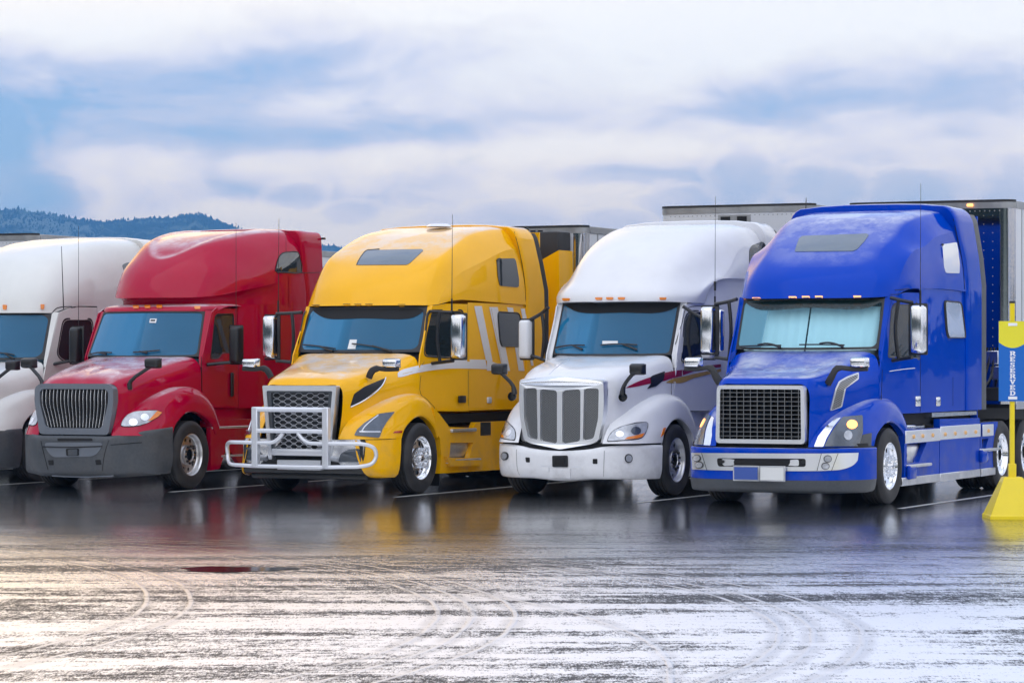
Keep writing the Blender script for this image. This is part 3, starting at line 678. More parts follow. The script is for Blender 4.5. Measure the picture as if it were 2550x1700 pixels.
# ------------------------------------------------------------------ ground
def ground():
    b = MB()
    xs = [-9000, -1500, -200, -60, -30, 30, 60, 200, 1500, 9000]; ys = [-9000, -300, -20, 0, 15, 30, 60, 200, 3000, 9000]
    b.grid([[(x, y, 0) for x in xs] for y in ys])
    m = bpy.data.materials.new('wet_asphalt'); m.use_nodes = True; N = NT(m.node_tree); bs = N.n['Principled BSDF']
    tc = N.new('ShaderNodeTexCoord'); P = tc.outputs['Object']; sp = N.new('ShaderNodeSeparateXYZ'); N.l.new(P, sp.inputs[0]); X, Y = sp.outputs[0], sp.outputs[1]
    def mapped(sx, sy, rot):
        q = N.new('ShaderNodeMapping'); N.l.new(P, q.inputs[0]); q.inputs['Scale'].default_value = (sx, sy, 1); q.inputs['Rotation'].default_value = (0, 0, R(rot)); return q.outputs[0]
    # the water lies deeper and smoother by the bays; in the lane it is a thin broken film
    warp = N.noise(P, .22, 5, .65)
    bay = N.smooth(N.math('ADD', Y, N.math('MULTIPLY', N.math('SUBTRACT', warp, .5), 12.0)), 26.0, 35.5)
    # long straight marks in the film left by wheels and sweeping
    s1 = N.noise(mapped(.2, .9, -6), 1.0, 9, .68); s2 = N.noise(mapped(.8, 5, -3), 1.3, 9, .78); s3 = N.noise(mapped(1.3, 3.5, 6), 1.6, 9, .78)
    film = N.smooth(s1, .40, .58); fine = N.smooth(N.math('ADD', N.math('MULTIPLY', s2, .6), N.math('MULTIPLY', s3, .4)), .40, .58)
    trk = halo = None
    arcs = [(-12, 22.2, r_) for r_ in (12.02, 11.70, 11.44)] + [(-14.9, 22.6, r_) for r_ in (12.05, 12.40)] + [(-9, 21.8, r_) for r_ in (11.5, 11.16, 10.92)] + [(-11.2, 19.0, r_) for r_ in (12.2,)] + [(2, -8, 39.0), (-3, 72, 43.0), (-3, 72, 43.3)]
    wv = N.math('MULTIPLY', N.math('SUBTRACT', N.noise(P, .5, 2, .5), .5), .12)
    for cx_, cy_, r_ in arcs:
        dx = N.math('SUBTRACT', X, cx_); dy = N.math('SUBTRACT', Y, cy_)
        d = N.math('SQRT', N.math('ADD', N.math('MULTIPLY', dx, dx), N.math('MULTIPLY', dy, dy)))
        e = N.math('ABSOLUTE', N.math('SUBTRACT', N.math('ADD', d, wv), r_))
        one = N.smooth(e, .030, .010); trk = one if trk is None else N.math('MAXIMUM', trk, one)
        one = N.smooth(e, .13, .05); halo = one if halo is None else N.math('MAXIMUM', halo, one)
    # block marks of the tread between the grooves
    ang = N.math('ARCTAN2', N.math('SUBTRACT', Y, 22.0), N.math('ADD', X, 12.0)); dd = N.math('SQRT', N.math('ADD', N.math('POWER', N.math('ADD', X, 12.0), 2.0), N.math('POWER', N.math('SUBTRACT', Y, 22.0), 2.0)))
    cv = N.new('ShaderNodeCombineXYZ'); N.put(cv.inputs[0], N.math('MULTIPLY', dd, 2.2)); N.put(cv.inputs[1], N.math('MULTIPLY', ang, 8.0))
    tread = N.noise(cv.outputs[0], 3.0, 5, .7)
    brk = N.math('ADD', N.math('MULTIPLY', N.smooth(N.noise(P, 1.6, 5, .7), .38, .52), .6), .4)
    trk = N.math('MULTIPLY', trk, brk)
    a1 = N.noise(mapped(1, .2, 0), 62, 4, .8); a2 = N.noise(mapped(1, .3, 0), 20, 5, .8); grit0 = N.math('ADD', N.math('MULTIPLY', a1, .55), N.math('MULTIPLY', a2, .45))
    # share of the surface under water: high where the film is whole
    cover = N.math('ADD', N.math('MULTIPLY', film, .50), N.math('ADD', N.math('MULTIPLY', fine, .34), N.math('MULTIPLY', N.smooth(tread, .42, .6), .18)))
    cover = N.math('ADD', N.math('MULTIPLY', cover, N.math('SUBTRACT', 1.0, N.math('MULTIPLY', bay, .75))), N.math('MULTIPLY', bay, .60))
    cover = N.math('ADD', cover, N.math('MULTIPLY', N.smooth(Y, 25.0, 18.5), .12))
    thr = N.math('SUBTRACT', .65, N.math('MULTIPLY', cover, .31))
    g = N.math('DIVIDE', N.math('SUBTRACT', grit0, N.math('SUBTRACT', thr, .06)), .12, clamp=True)     # 1 = water or wet face, 0 = dark stone / hole
    g = N.math('MULTIPLY', g, N.math('SUBTRACT', 1.0, N.math('MULTIPLY', N.math('MULTIPLY', halo, brk), .24)))
    g = N.math('MAXIMUM', g, N.math('MULTIPLY', trk, .8))
    base = N.mixc(N.smooth(a1, .35, .65), (.006, .007, .009, 1), (.022, .025, .030, 1)); N.l.new(base, bs.inputs['Base Color'])
    rough = N.math('ADD', N.math('MULTIPLY', N.math('SUBTRACT', 1.0, bay), N.math('ADD', .13, N.math('MULTIPLY', N.smooth(Y, 28.0, 20.0), .16))), .10)
    bs.inputs['Roughness'].default_value = .5; bs.inputs['IOR'].default_value = 1.3; bs.inputs['Specular IOR Level'].default_value = .12
    gl = N.new('ShaderNodeBsdfGlossy'); gl.distribution = 'MULTI_GGX'; gl.inputs[0].default_value = (1, 1, 1, 1); N.l.new(rough, gl.inputs['Roughness'])
    hs = N.math('MULTIPLY', grit0, N.math('SUBTRACT', 1.1, bay)); hs = N.math('ADD', hs, N.math('MULTIPLY', trk, .4))
    bp = N.new('ShaderNodeBump'); bp.inputs['Strength'].default_value = .7; bp.inputs['Distance'].default_value = .012
    N.l.new(hs, bp.inputs['Height']); N.l.new(bp.outputs[0], bs.inputs['Normal']); N.l.new(bp.outputs[0], gl.inputs['Normal'])
    wetf = N.math('SUBTRACT', .97, N.math('MULTIPLY', bay, .30))
    f = N.math('ADD', N.math('MULTIPLY', g, wetf), .05, clamp=True)
    mx = N.new('ShaderNodeMixShader'); N.l.new(f, mx.inputs[0]); N.l.new(bs.outputs[0], mx.inputs[1]); N.l.new(gl.outputs[0], mx.inputs[2])
    N.l.new(mx.outputs[0], N.n['Material Output'].inputs[0])
    g_ = b.obj('ground', m, smooth=False); tag(g_, 'wet dark asphalt lot with curved tyre tracks in front of the trucks', kind='structure')
    # standing water
    w = bpy.data.materials.new('puddle_water'); w.use_nodes = True; q = w.node_tree.nodes['Principled BSDF']; q.inputs['Base Color'].default_value = (.012, .013, .014, 1); q.inputs['Roughness'].default_value = .09; q.inputs['IOR'].default_value = 1.2; q.inputs['Specular IOR Level'].default_value = .1
    vs = []; n = 60
    for k in range(n):
        a = 2 * math.pi * k / n; rr = 1 + .16 * math.sin(3 * a + 1) + .07 * math.sin(7 * a)
        vs.append((-2.55 + .50 * rr * math.cos(a), 27.25 + .34 * rr * math.sin(a), .004))
    p = MB().add(vs + [(-2.55, 27.25, .004)], [(k, (k + 1) % n, n) for k in range(n)]).obj('puddle', w, smooth=False); tag(p, 'small dark puddle of standing water on the asphalt', kind='structure')
ground()
# bay lines: in the bay frame (x across the row, y into the bays)
for k in range(8):
    xl = -15.63 + 3.68 * (k - 6)
    if k == 7: xl = -11.97
    y0, y1 = 36.7, 55.0
    b = MB(); b.grid([[(x * CY + y * SY, -x * SY + y * CY, .004) for x in (xl - .05, xl + .05)] for y in np.linspace(y0, y1, 20)])
    o = b.obj('bay_line', M['line'], smooth=False); tag(o, 'worn white painted line between parking bays', kind='structure')

def bodyX(xs, taper=.15, ya=.45, yb=1.7, zt=2.75, tumble=.05, tx=None):
    def X(y, z):
        return xs - taper * (1 - ss((y - ya) / (yb - ya))) - tumble * ss((z - 1.9) / (zt - 1.9)) * (1 - .6 * ss((y - ya) / (yb - ya)))
    return X
def sleeper(t, name, mat, X, y0, y1, z0, z1, ny=8, nz=6, inset=.0, lab=None):
    for sx in (1, -1):
        b = MB(); b.grid([[(sx * (X(y, z) - inset), y, z) for y in np.linspace(y0, y1, ny)] for z in np.linspace(z0, z1, nz)])
        b.grid([[(sx * (X(y, z0) - inset - d), y, z0) for y in (y0, y1)] for d in (0, .15)])
        t.put(name, b, mat)
def backwall(t, mat, xs, y, z0, z1, top=None):
    b = MB(); b.box(-xs + .02, xs - .02, y - .04, y, z0, z1); b.obj('cab_back', mat, t.root)
def rear_fairing(t, mat, front, rear, xs=1.245, ztop=4.0, rb=.22, edge=True, edgemat=None, zb=1.25, ew=.12):
    """roof and side extenders behind the sleeper; front / rear: y as a function of height, drawn as an arch over the cab"""
    def arch(fy, dx=0.0, dz=0.0):
        zt = ztop + dz; x = xs + dx; P = [(0, 0, zt + .015), (.4, 0, zt + .012), (.75, 0, zt), (x - rb * 1.25, 0, zt - .02)]
        for k in range(1, 6): a = R(90 - 18 * k); P.append((x - rb + rb * math.cos(a), 0, zt - .02 - rb + rb * math.sin(a)))
        for z in (3.4, 3.0, 2.76, 2.4, 1.8, zb): P.append((x, 0, z))
        return [(p[0], fy(p[2]), p[2]) for p in P]
    rows = [arch(lambda z: front(z) + .002, -.30, -.25), arch(front, -.012, -.012), arch(lambda z: front(z) + .03), arch(lambda z: (front(z) + rear(z)) / 2), arch(rear, -.01)]
    b = patch(rows, 1, 3, full=True, rb=(1,)); t.put('rear_fairing', b, mat)
    if edge:
        rows = [arch(lambda z: rear(z) + .0, -.012), arch(lambda z: rear(z) + ew, -.03), arch(lambda z: rear(z) + ew, -.06)]
        rows = [[p for p in r if p[2] < ztop - rb * .3] for r in rows]
        for sx in (1, -1):
            b = patch(rows, 1, 2)
            if sx < 0: b.v = [(-v[0], v[1], v[2]) for v in b.v]
            t.put('fairing_edge', b, edgemat or M['rubber'])
def tuck(rows):
    return rows + [[(p[0] * .992, p[1] + .42, p[2] - .004) for p in rows[-1]]]
def lampbar(t, pts, mat, w=9, h=4):
    for p in pts: marker(t, p[0], p[1], w, h, mat)

# ================================================================== yellow truck
def Rg(r, pts):
    a, b, k = {'A': (0, 500, .2551), 'B': (0, 850, .2551), 'C': (200, 540, .28066), 'D': (550, 540, .2551), 'E': (550, 900, .2551), 'G': (1000, 540, .2551), 'P': (950, 880, .2551), 'Q': (1350, 480, .2551), 'S': (1200, 860, .2551), 'V': (1800, 480, .2551), 'W': (1680, 860, .2551), 'X': (2150, 480, .26792), 'Y': (2150, 880, .26792)}[r]
    return [(a + x * k, b + y * k) for x, y in pts]
def side_skirt(t, mat, poly, x0, x1, name='side_skirt', holes=(), both=True):
    for sx in ((1, -1) if both else (1,)):
        b = MB().prism(poly, x0, x1, 'x', holes=holes); b.v = [(sx * v[0], v[1], v[2]) for v in b.v]; t.put(name, b, mat, smooth=False)
def both(t, name, b, mat, **kw):
    o = [t.put(name, b, mat, **kw)]; b2 = MB(); b2.add([(-v[0], v[1], v[2]) for v in b.v], [tuple(reversed(f)) for f in b.f]); o.append(t.put(name, b2, mat, **kw)); return o

def UPW(t, reg, pts, mat):
    q = roundpoly(Rg(reg, pts), 3); t.lay('sleeper_window', q, mat, .014, mirror=True, sub=5); t.stroke('window_frame', q + q[:2], M['gasket'], .014, .010, mirror=True, m=1)
def yellow():
    t = Truck('semi_truck', -20.81, 38.01, 'yellow semi truck with silver tubular bull bar and white side stripes', 'truck', 'semi trucks parked in a row')
    mt = M['yellow']; X = bodyX(1.225, .16, .3, 1.6)
    chassis(t, rimmat=M['alu'])
    for sx in (1.2, -1.2): wheel(t.root, sx, 0, M['chrome'], 'spike', M['chrome'])
    # roof
    rows = [[(0, .42, 2.71), (.45, .45, 2.71), (.8, .54, 2.71), (1.0, .68, 2.71), (1.09, .82, 2.725), (1.12, .95, 2.75), (1.14, 1.05, 2.77)],
            [(0, .58, 3.0), (.45, .61, 3.0), (.8, .70, 3.0), (.97, .84, 3.02), (1.10, 1.05, 2.99), (1.16, 1.2, 2.9), (1.18, 1.35, 2.80)],
            [(0, 1.0, 3.35), (.42, 1.03, 3.35), (.78, 1.08, 3.36), (.96, 1.16, 3.38), (1.14, 1.42, 3.19), (1.19, 1.6, 3.0), (1.20, 1.7, 2.80)],
            [(0, 1.42, 3.58), (.45, 1.45, 3.58), (.78, 1.52, 3.59), (.97, 1.64, 3.60), (1.165, 1.95, 3.34), (1.205, 2.05, 3.05), (1.215, 2.1, 2.79)],
            [(0, 2.0, 3.80), (.5, 2.03, 3.81), (.8, 2.08, 3.81), (.98, 2.2, 3.78), (1.175, 2.4, 3.46), (1.21, 2.5, 3.1), (1.22, 2.6, 2.78)],
            [(0, 2.65, 3.93), (.5, 2.67, 3.93), (.82, 2.7, 3.92), (1.0, 2.8, 3.88), (1.185, 2.9, 3.58), (1.215, 3.0, 3.15), (1.225, 3.1, 2.77)],
            [(0, 3.2, 3.97), (.5, 3.2, 3.97), (.84, 3.2, 3.96), (1.04, 3.2, 3.90), (1.19, 3.3, 3.62), (1.22, 3.45, 3.2), (1.23, 3.55, 2.76)]]
    t.put('roof_fairing', patch(tuck(rows), 4, 5, full=True, cb=(4,)), mt)
    b = patch([[(0, .42, 2.712), (.8, .54, 2.712), (1.0, .68, 2.712), (1.14, 1.05, 2.772)], [(0, .7, 2.70), (.8, .8, 2.70), (.98, .9, 2.70), (1.05, 1.1, 2.74)]], 3, 1, full=True); t.put('brow_underside', b, M['black'], surf=False)
    fr = lambda z: 3.16 + .38 * ss((3.95 - z) / .9); re_ = lambda z: 3.78 + .43 * ss((4.0 - z) / 1.1)
    rear_fairing(t, mt, fr, re_, ztop=3.99, zb=1.16, edgemat=M['rubber'], ew=.2)
    # windscreen and cab
    pane, S = windscreen(t, (.99, .70, 2.70), (1.02, .40, 2.03), .22, M['glass'])
    interior(t, .55, .95)
    hole = roundpoly([(.62, 2.62), (1.42, 2.64), (1.44, 1.93), (.42, 1.98)], .1)
    outer = [(.3, 1.98), (.22, 1.60), (.2, 1.30), (.56, 1.17), (1.56, 1.15), (1.56, 2.74), (1.0, 2.74), (.70, 2.70)]
    doors = side_panel(t, 'door', outer, hole, X, mt)
    ypane(t, 'door_window', hole, X, M['sideglass'], -.01, parents=doors, frame=M['gasket'], fw=.035)
    b = MB(); b.grid([[(.985, .69, 2.71), (X(.70, 2.7) + .002, .72, 2.71)], [(1.015, .40, 2.03), (X(.3, 2.0), .36, 2.0)], [(1.02, .39, 1.9), (X(.28, 1.9), .3, 1.88)]]); both(t, 'pillar', b, mt)
    sleeper(t, 'sleeper_side', mt, X, 1.565, 4.0, 1.16, 2.765)
    backwall(t, mt, 1.22, 4.12, 1.0, 3.9)
    # side windows
    w1 = roundpoly([(2.55, 3.44), (3.21, 3.47), (3.34, 3.12), (3.33, 3.03), (2.66, 3.03), (2.58, 3.16)], .08)
    w2 = roundpoly([(2.56, 2.64), (3.34, 2.63), (3.45, 2.16), (3.42, 2.12), (2.68, 2.12), (2.62, 2.2)], .09)
    Xr = lambda y, z: 1.222 - .02 * ss((z - 3.1) / .4)
    UPW(t, 'G', [(925, 425), (945, 408), (1095, 405), (1110, 430), (1140, 610), (1138, 680), (1120, 687), (955, 672), (935, 580)], M['dkglass']); ypane(t, 'sleeper_window', w2, lambda y, z: X(y, z), M['dkglass'], .012, frame=M['gasket'])
    # hood
    hr = [[(0, -1.30, 1.555), (.35, -1.29, 1.555), (.56, -1.265, 1.55), (.615, -1.25, 1.50), (.625, -1.25, 1.2), (.58, -1.29, .8)],
          [(0, -1.24, 1.64), (.35, -1.22, 1.64), (.60, -1.16, 1.61), (.69, -1.10, 1.50), (.71, -1.08, 1.2), (.68, -1.14, .8)],
          [(0, -1.02, 1.72), (.36, -1.0, 1.72), (.68, -.92, 1.66), (.80, -.85, 1.52), (.82, -.82, 1.22), (.80, -.9, .8)],
          [(0, -.55, 1.82), (.40, -.55, 1.82), (.78, -.5, 1.74), (.91, -.45, 1.56), (.93, -.4, 1.3), (.93, -.45, .9)],
          [(0, -.05, 1.93), (.45, -.05, 1.93), (.88, -.05, 1.84), (1.02, -.02, 1.66), (1.04, 0, 1.4), (1.05, 0, 1.1)],
          [(0, .20, 2.01), (.5, .24, 2.01), (.97, .30, 1.95), (1.065, .26, 1.74), (1.085, .2, 1.42), (1.09, .18, 1.1)]]
    t.put('hood', patch(hr, 5, 5, full=True), mt)
    b = patch([[(0, .20, 2.005), (.5, .24, 2.005), (.97, .30, 1.945), (1.07, .30, 1.8)], [(0, .45, 2.03), (.5, .48, 2.03), (1.0, .5, 2.02), (1.07, .5, 1.95)]], 3, 2, full=True); t.put('cowl', b, M['black'])
    fender(t, mt, lambda x, y, z: (x, y, z))
    # fender bottom piece beside the bumper
    b = patch([[(.86, -1.30, .79), (1.0, -1.17, .79), (1.12, -.93, .79), (1.205, -.56, .80)], [(.90, -1.32, .55), (1.04, -1.17, .55), (1.15, -.93, .55), (1.215, -.6, .56)], [(.98, -1.26, .33), (1.08, -1.13, .31), (1.15, -.92, .30), (1.205, -.66, .30)], [(1.0, -1.1, .26), (1.05, -1.0, .25), (1.12, -.85, .25), (1.16, -.68, .25)]], 3, 3); both(t, 'bumper_corner', b, mt)
    # bumper centre: dark with silver lamp pods
    b = MB(); b.box(-.98, .98, -1.28, -.9, .30, .80, .04, 2); b.box(-.95, .95, -1.1, -.6, .22, .34, .03, 2); t.put('bumper', b, M['black'])
    b = MB(); b.box(-.42, .42, -1.44, -1.27, .56, .66, .02, 2); b.box(-.35, .35, -1.40, -1.27, .36, .50, .01); t.put('tow_panel', b, M['silver'], surf=False)
    b = MB(); b.prism([(.30, .78), (.92, .80), (.98, .70), (.96, .46), (.22 + .45, .42)], -1.34, -1.26, 'y')
    b.v = [(v[0], v[1] + .45 * max(0, v[0] - .75) ** 1.2, v[2]) for v in b.v]; both(t, 'lamp_pod', b, M['silverline'], smooth=False)
    b = MB(); b.prism(roundpoly([(.62, .48), (.66, .60), (.78, .66), (.93, .67), (.95, .48)], .03), -1.35, -1.33, 'y'); b.v = [(v[0], v[1] + .45 * max(0, v[0] - .75) ** 1.2 - .008, v[2]) for v in b.v]; both(t, 'fog_lamp', b, M['lensgrey'], surf=False, smooth=False)
    # grille
    fo = [(-.60, 1.545), (.60, 1.545), (.53, .66), (-.53, .66)]; fi = [(-.545, 1.475), (.545, 1.475), (.485, .62), (-.485, .62)]
    fo = roundpoly([(-.60, 1.55), (.60, 1.55), (.50, .50), (.44, .50), (.535, 1.475), (-.535, 1.475), (-.44, .50), (-.50, .50)], .02)
    g = MB().prism(fo, -1.375, -1.26, 'y').obj('grille', M['satin'], t.root, smooth=False)
    MB().box(-.53, .53, -1.28, -1.24, .5, 1.49).obj('grille_screen', M['black'], g, smooth=False)
    b = MB(); b.prism([(-.535, 1.475), (-.47, 1.475), (-.42, .62), (-.47, .62)], -1.36, -1.28, 'y'); b.prism([(.535, 1.475), (.47, 1.475), (.42, .62), (.47, .62)], -1.36, -1.28, 'y'); b.box(-.47, .47, -1.36, -1.28, 1.445, 1.475); b.obj('grille_inset', M['grey'], g, smooth=False)
    def wave(ph):
        P = []; w = .182; x = -.455
        while x < .455 - 1e-6:
            for dx, s in ((0, -1), (.032, 1), (.091 - .0, 1), (.123, -1), (.181, -1)):
                xx = x + dx
                if xx <= .456: P.append((xx, -1.33, ph * s * .0115))
            x += w
        return MB().tube(P, .0034, 4).mesh('grille_bar')
    wm = [wave(1), wave(-1)]
    k = 0; z = 1.43
    while z > .66:
        o = bpy.data.objects.new('grille_bar', wm[k % 2])
        if not wm[k % 2].materials: wm[k % 2].materials.append(M['silver'])
        COL.objects.link(o); o.parent = g; o.location = (0, 0, z); o.scale = (1 - .12 * (1.45 - z), 1, 1); k += 1; z -= .0425
    # lamps, vents
    t.lay('headlight', Rg('E', [(1300, 722), (1330, 665), (1400, 600), (1540, 512), (1695, 490), (1620, 585), (1575, 660), (1545, 745)]), M['lensgrey'], .012, rad=4, mirror=True, sub=6)
    t.stroke('lamp_trim', Rg('E', [(1370, 690), (1400, 640), (1530, 530)]), M['silverline'], .012, .016, mirror=True); t.stroke('lamp_trim', Rg('E', [(1350, 690), (1450, 690), (1550, 690)]), M['silverline'], .012, .016, mirror=True)
    t.lay('hood_vent', Rg('E', [(1260, 440), (1300, 315), (1400, 245), (1605, 160), (1570, 235), (1400, 370)]), M['black'], .008, rad=4, mirror=True, sub=6)
    t.stroke('vent_trim', Rg('E', [(1262, 444), (1400, 375), (1565, 240), (1605, 160)]), M['silverline'], .012, .012, mirror=True)
    t.lay('side_marker', Rg('E', [(1680, 698), (1695, 680), (1770, 672), (1765, 695)]), M['redlens'], .006, rings=1, mirror=True, sub=5)
    t.lay('skylight', Rg('D', [(1327, 472), (1345, 430), (1400, 350), (1430, 328), (1960, 318), (1978, 330), (1940, 365), (1850, 450), (1815, 470)]), M['skyglass'], .008, rad=3)
    t.stroke('skylight_seal', Rg('D', [(1327, 472), (1345, 430), (1400, 350), (1430, 328), (1700, 321), (1960, 318), (1978, 330), (1940, 365), (1850, 450), (1815, 470), (1560, 472), (1340, 474)]), M['gasket'], .007, .008, m=2)
    for p in Rg('D', [(937, 876), (1235, 868), (1342, 868), (1450, 867), (1768, 871)]): marker(t, p[0], p[1], 8, 3, M['yellow']); t.stroke('marker_seam', [(p[0] - 9, p[1] - 3), (p[0] + 9, p[1] - 3)], M['gap'], .004, .02)
    # stripes
    for a_, b_ in (([(705, 870), (820, 1400)], [(780, 870), (885, 1410)]), ([(852, 880), (985, 1500)], [(935, 880), (1055, 1500)]), ([(1160, 895), (1262, 1450)], [(1205, 895), (1285, 1450)]), ([(1025, 880), (1040, 930)], [(1085, 888), (1092, 935)]), ([(1103, 1270), (1140, 1500)], [(1160, 1270), (1197, 1502)])):
        t.band('side_stripe', Rg('G', a_), Rg('G', b_), M['stripe'], .006, n=14)
    t.band('side_stripe', Rg('P', [(155, 195), (180, 170), (300, 132), (460, 100), (740, 62), (1010, 60)]), Rg('P', [(158, 232), (200, 228), (300, 200), (460, 168), (640, 148), (1030, 152)]), M['stripe'], .006, n=40)
    t.band('side_stripe', Rg('G', [(830, 1395), (1050, 1470)]), Rg('G', [(830, 1500), (1055, 1502)]), M['stripe'], .0065, n=12)
    for q in (Rg('P', [(205, 200), (300, 178), (640, 120), (800, 118), (1020, 130)]), Rg('G', [(720, 885), (800, 1330), (815, 1385)]), Rg('G', [(872, 892), (990, 1490)])): t.stroke('stripe_outline', q, M['gold'], .004, .005, m=2)
    # seams and handles
    t.stroke('door_seam', Rg('P', [(385, 215), (385, 400), (440, 445), (555, 570)]), M['gap'], .0035, .001)
    t.stroke('roof_seam', Rg('G', [(1100, 145), (1150, 330), (1200, 620), (1208, 880)]), M['gap'], .005, .001)
    t.stroke('body_seam', Rg('G', [(300, 855), (700, 862), (1200, 885), (1385, 892)]), M['gap'], .006, .001)
    t.stroke('body_seam', Rg('P', [(845, 170), (845, 380), (845, 570)]), M['gap'], .003, .001)
    b = MB().box(1.215, 1.245, 1.22, 1.44, 1.28, 1.385, .012, 2); both(t, 'door_handle', b, M['black'], surf=False)
    b = MB().box(1.215, 1.25, 2.17, 2.31, 1.26, 1.355, .02, 2); both(t, 'hatch_handle', b, M['silver'], surf=False)
    # lower side: steps, tank fairing
    MBs = MB().prism([(.45, 1.12), (4.1, 1.12), (4.1, .98), (.7, .98)], 1.0, 1.12, 'x'); both(t, 'rocker_panel', MBs, M['dark'], surf=False, smooth=False)
    side_skirt(t, mt, [(.40, 1.22), (.58, 1.14), (.92, .93), (1.72, .90), (1.80, .985), (4.1, .985), (4.1, .24), (.62, .26), (.66, .5), (.62, .75), (.5, .95)], 1.14, 1.225, holes=[[(.96, .70), (1.7, .68), (1.58, .46), (.92, .48)]])
    for z, y0, y1 in ((.90, .95, 1.75), (.45, .80, 1.90)):
        b = MB().box(1.02, 1.27, y0, y1, z - .05, z, .015, 2); both(t, 'step', b, M['alu'], surf=False)
    b = MB().prism([(.72, .50), (1.0, .47), (1.0, .44), (1.92, .42), (1.84, .33), (.85, .36)], 1.225, 1.285, 'x'); both(t, 'step_lip', b, mt, surf=False, smooth=False)
    b = MB().box(1.22, 1.232, 1.95, 2.3, .78, .98, .004); both(t, 'tank_strap', b, M['black'], surf=False)
    t.stroke('skirt_crease', Rg('P', [(605, 1022), (1000, 1022), (1185, 1022)]), mt, .008, .0, mirror=True)
    b = MB().box(1.0, 1.2, .64, .66, .08, .30); both(t, 'mud_flap', b, M['black'], surf=False)
    # bull bar
    b = MB(); r_ = .029
    for sx in (1, -1):
        b.box(sx * .57 - .048, sx * .57 + .048, -1.66, -1.56, .40, 1.25, .012)
        b.tube([(sx * .57, -1.6, .55), (sx * .6, -1.2, .5)], .04, 8)
        P = [(sx * .12, -1.62, .885), (sx * .20, -1.62, .80), (sx * .28, -1.62, .755), (sx * .42, -1.62, .745), (sx * .57, -1.62, .745), (sx * .9, -1.57, .745), (sx * 1.10, -1.46, .735), (sx * 1.19, -1.36, .68), (sx * 1.205, -1.32, .58), (sx * 1.17, -1.36, .475), (sx * 1.06, -1.48, .43), (sx * .8, -1.58, .42), (sx * .57, -1.62, .415), (0, -1.64, .415)]
        b.tube(cr(P, 4), r_, 10)
    b.tube([(-.55, -1.62, 1.215), (.55, -1.62, 1.215)], .038, 10); b.tube([(-.55, -1.62, .915), (.55, -1.62, .915)], .034, 10)
    b.obj('bull_bar', M['silver'], t.root)
    t.band('shade_band', Rg('D', [(885, 893), (1400, 890), (2000, 886)]), Rg('D', [(900, 915), (1010, 985), (1400, 990), (1880, 982), (1985, 915)]), M['gap'], .007, mirror=False, parent=pane)
    # mirrors, aerials, wipers
    hood_mirror(t, (1.15, -.78, 1.865), (.80, -.78, 1.66), M['chrome'], M['steel'], (.28, .14, .15), kind='strap')
    door_mirror(t, 1.44, 1.70, .5, 1.93, 2.575, M['chrome'], (1.08, .62, [(1.86, 1.90), (2.62, 2.60)]))
    antenna(t, 1.45, .55, 2.58, 4.02, both=True)
    wiper(t, Rg('D', [(820, 1255), (950, 1268), (1130, 1295)]), Rg('D', [(985, 1275), (1050, 1300), (1100, 1312)]), pane)
    wiper(t, Rg('D', [(1290, 1245), (1450, 1265), (1650, 1308)]), Rg('D', [(1490, 1270), (1600, 1300), (1680, 1322)]), pane)
    t.lay('windscreen_sticker', Rg('D', [(1262, 1200), (1330, 1200), (1315, 1290), (1240, 1290)]), M['paper'], .012, rings=1, rim=0, parent=pane)
    b = MB().lathe([(.0001, .05), (.15, .04), (.2, 0)], 20, 'z', (.2, 2.6, 3.95)); b.obj('roof_dome', M['white'], t.root)
    return t

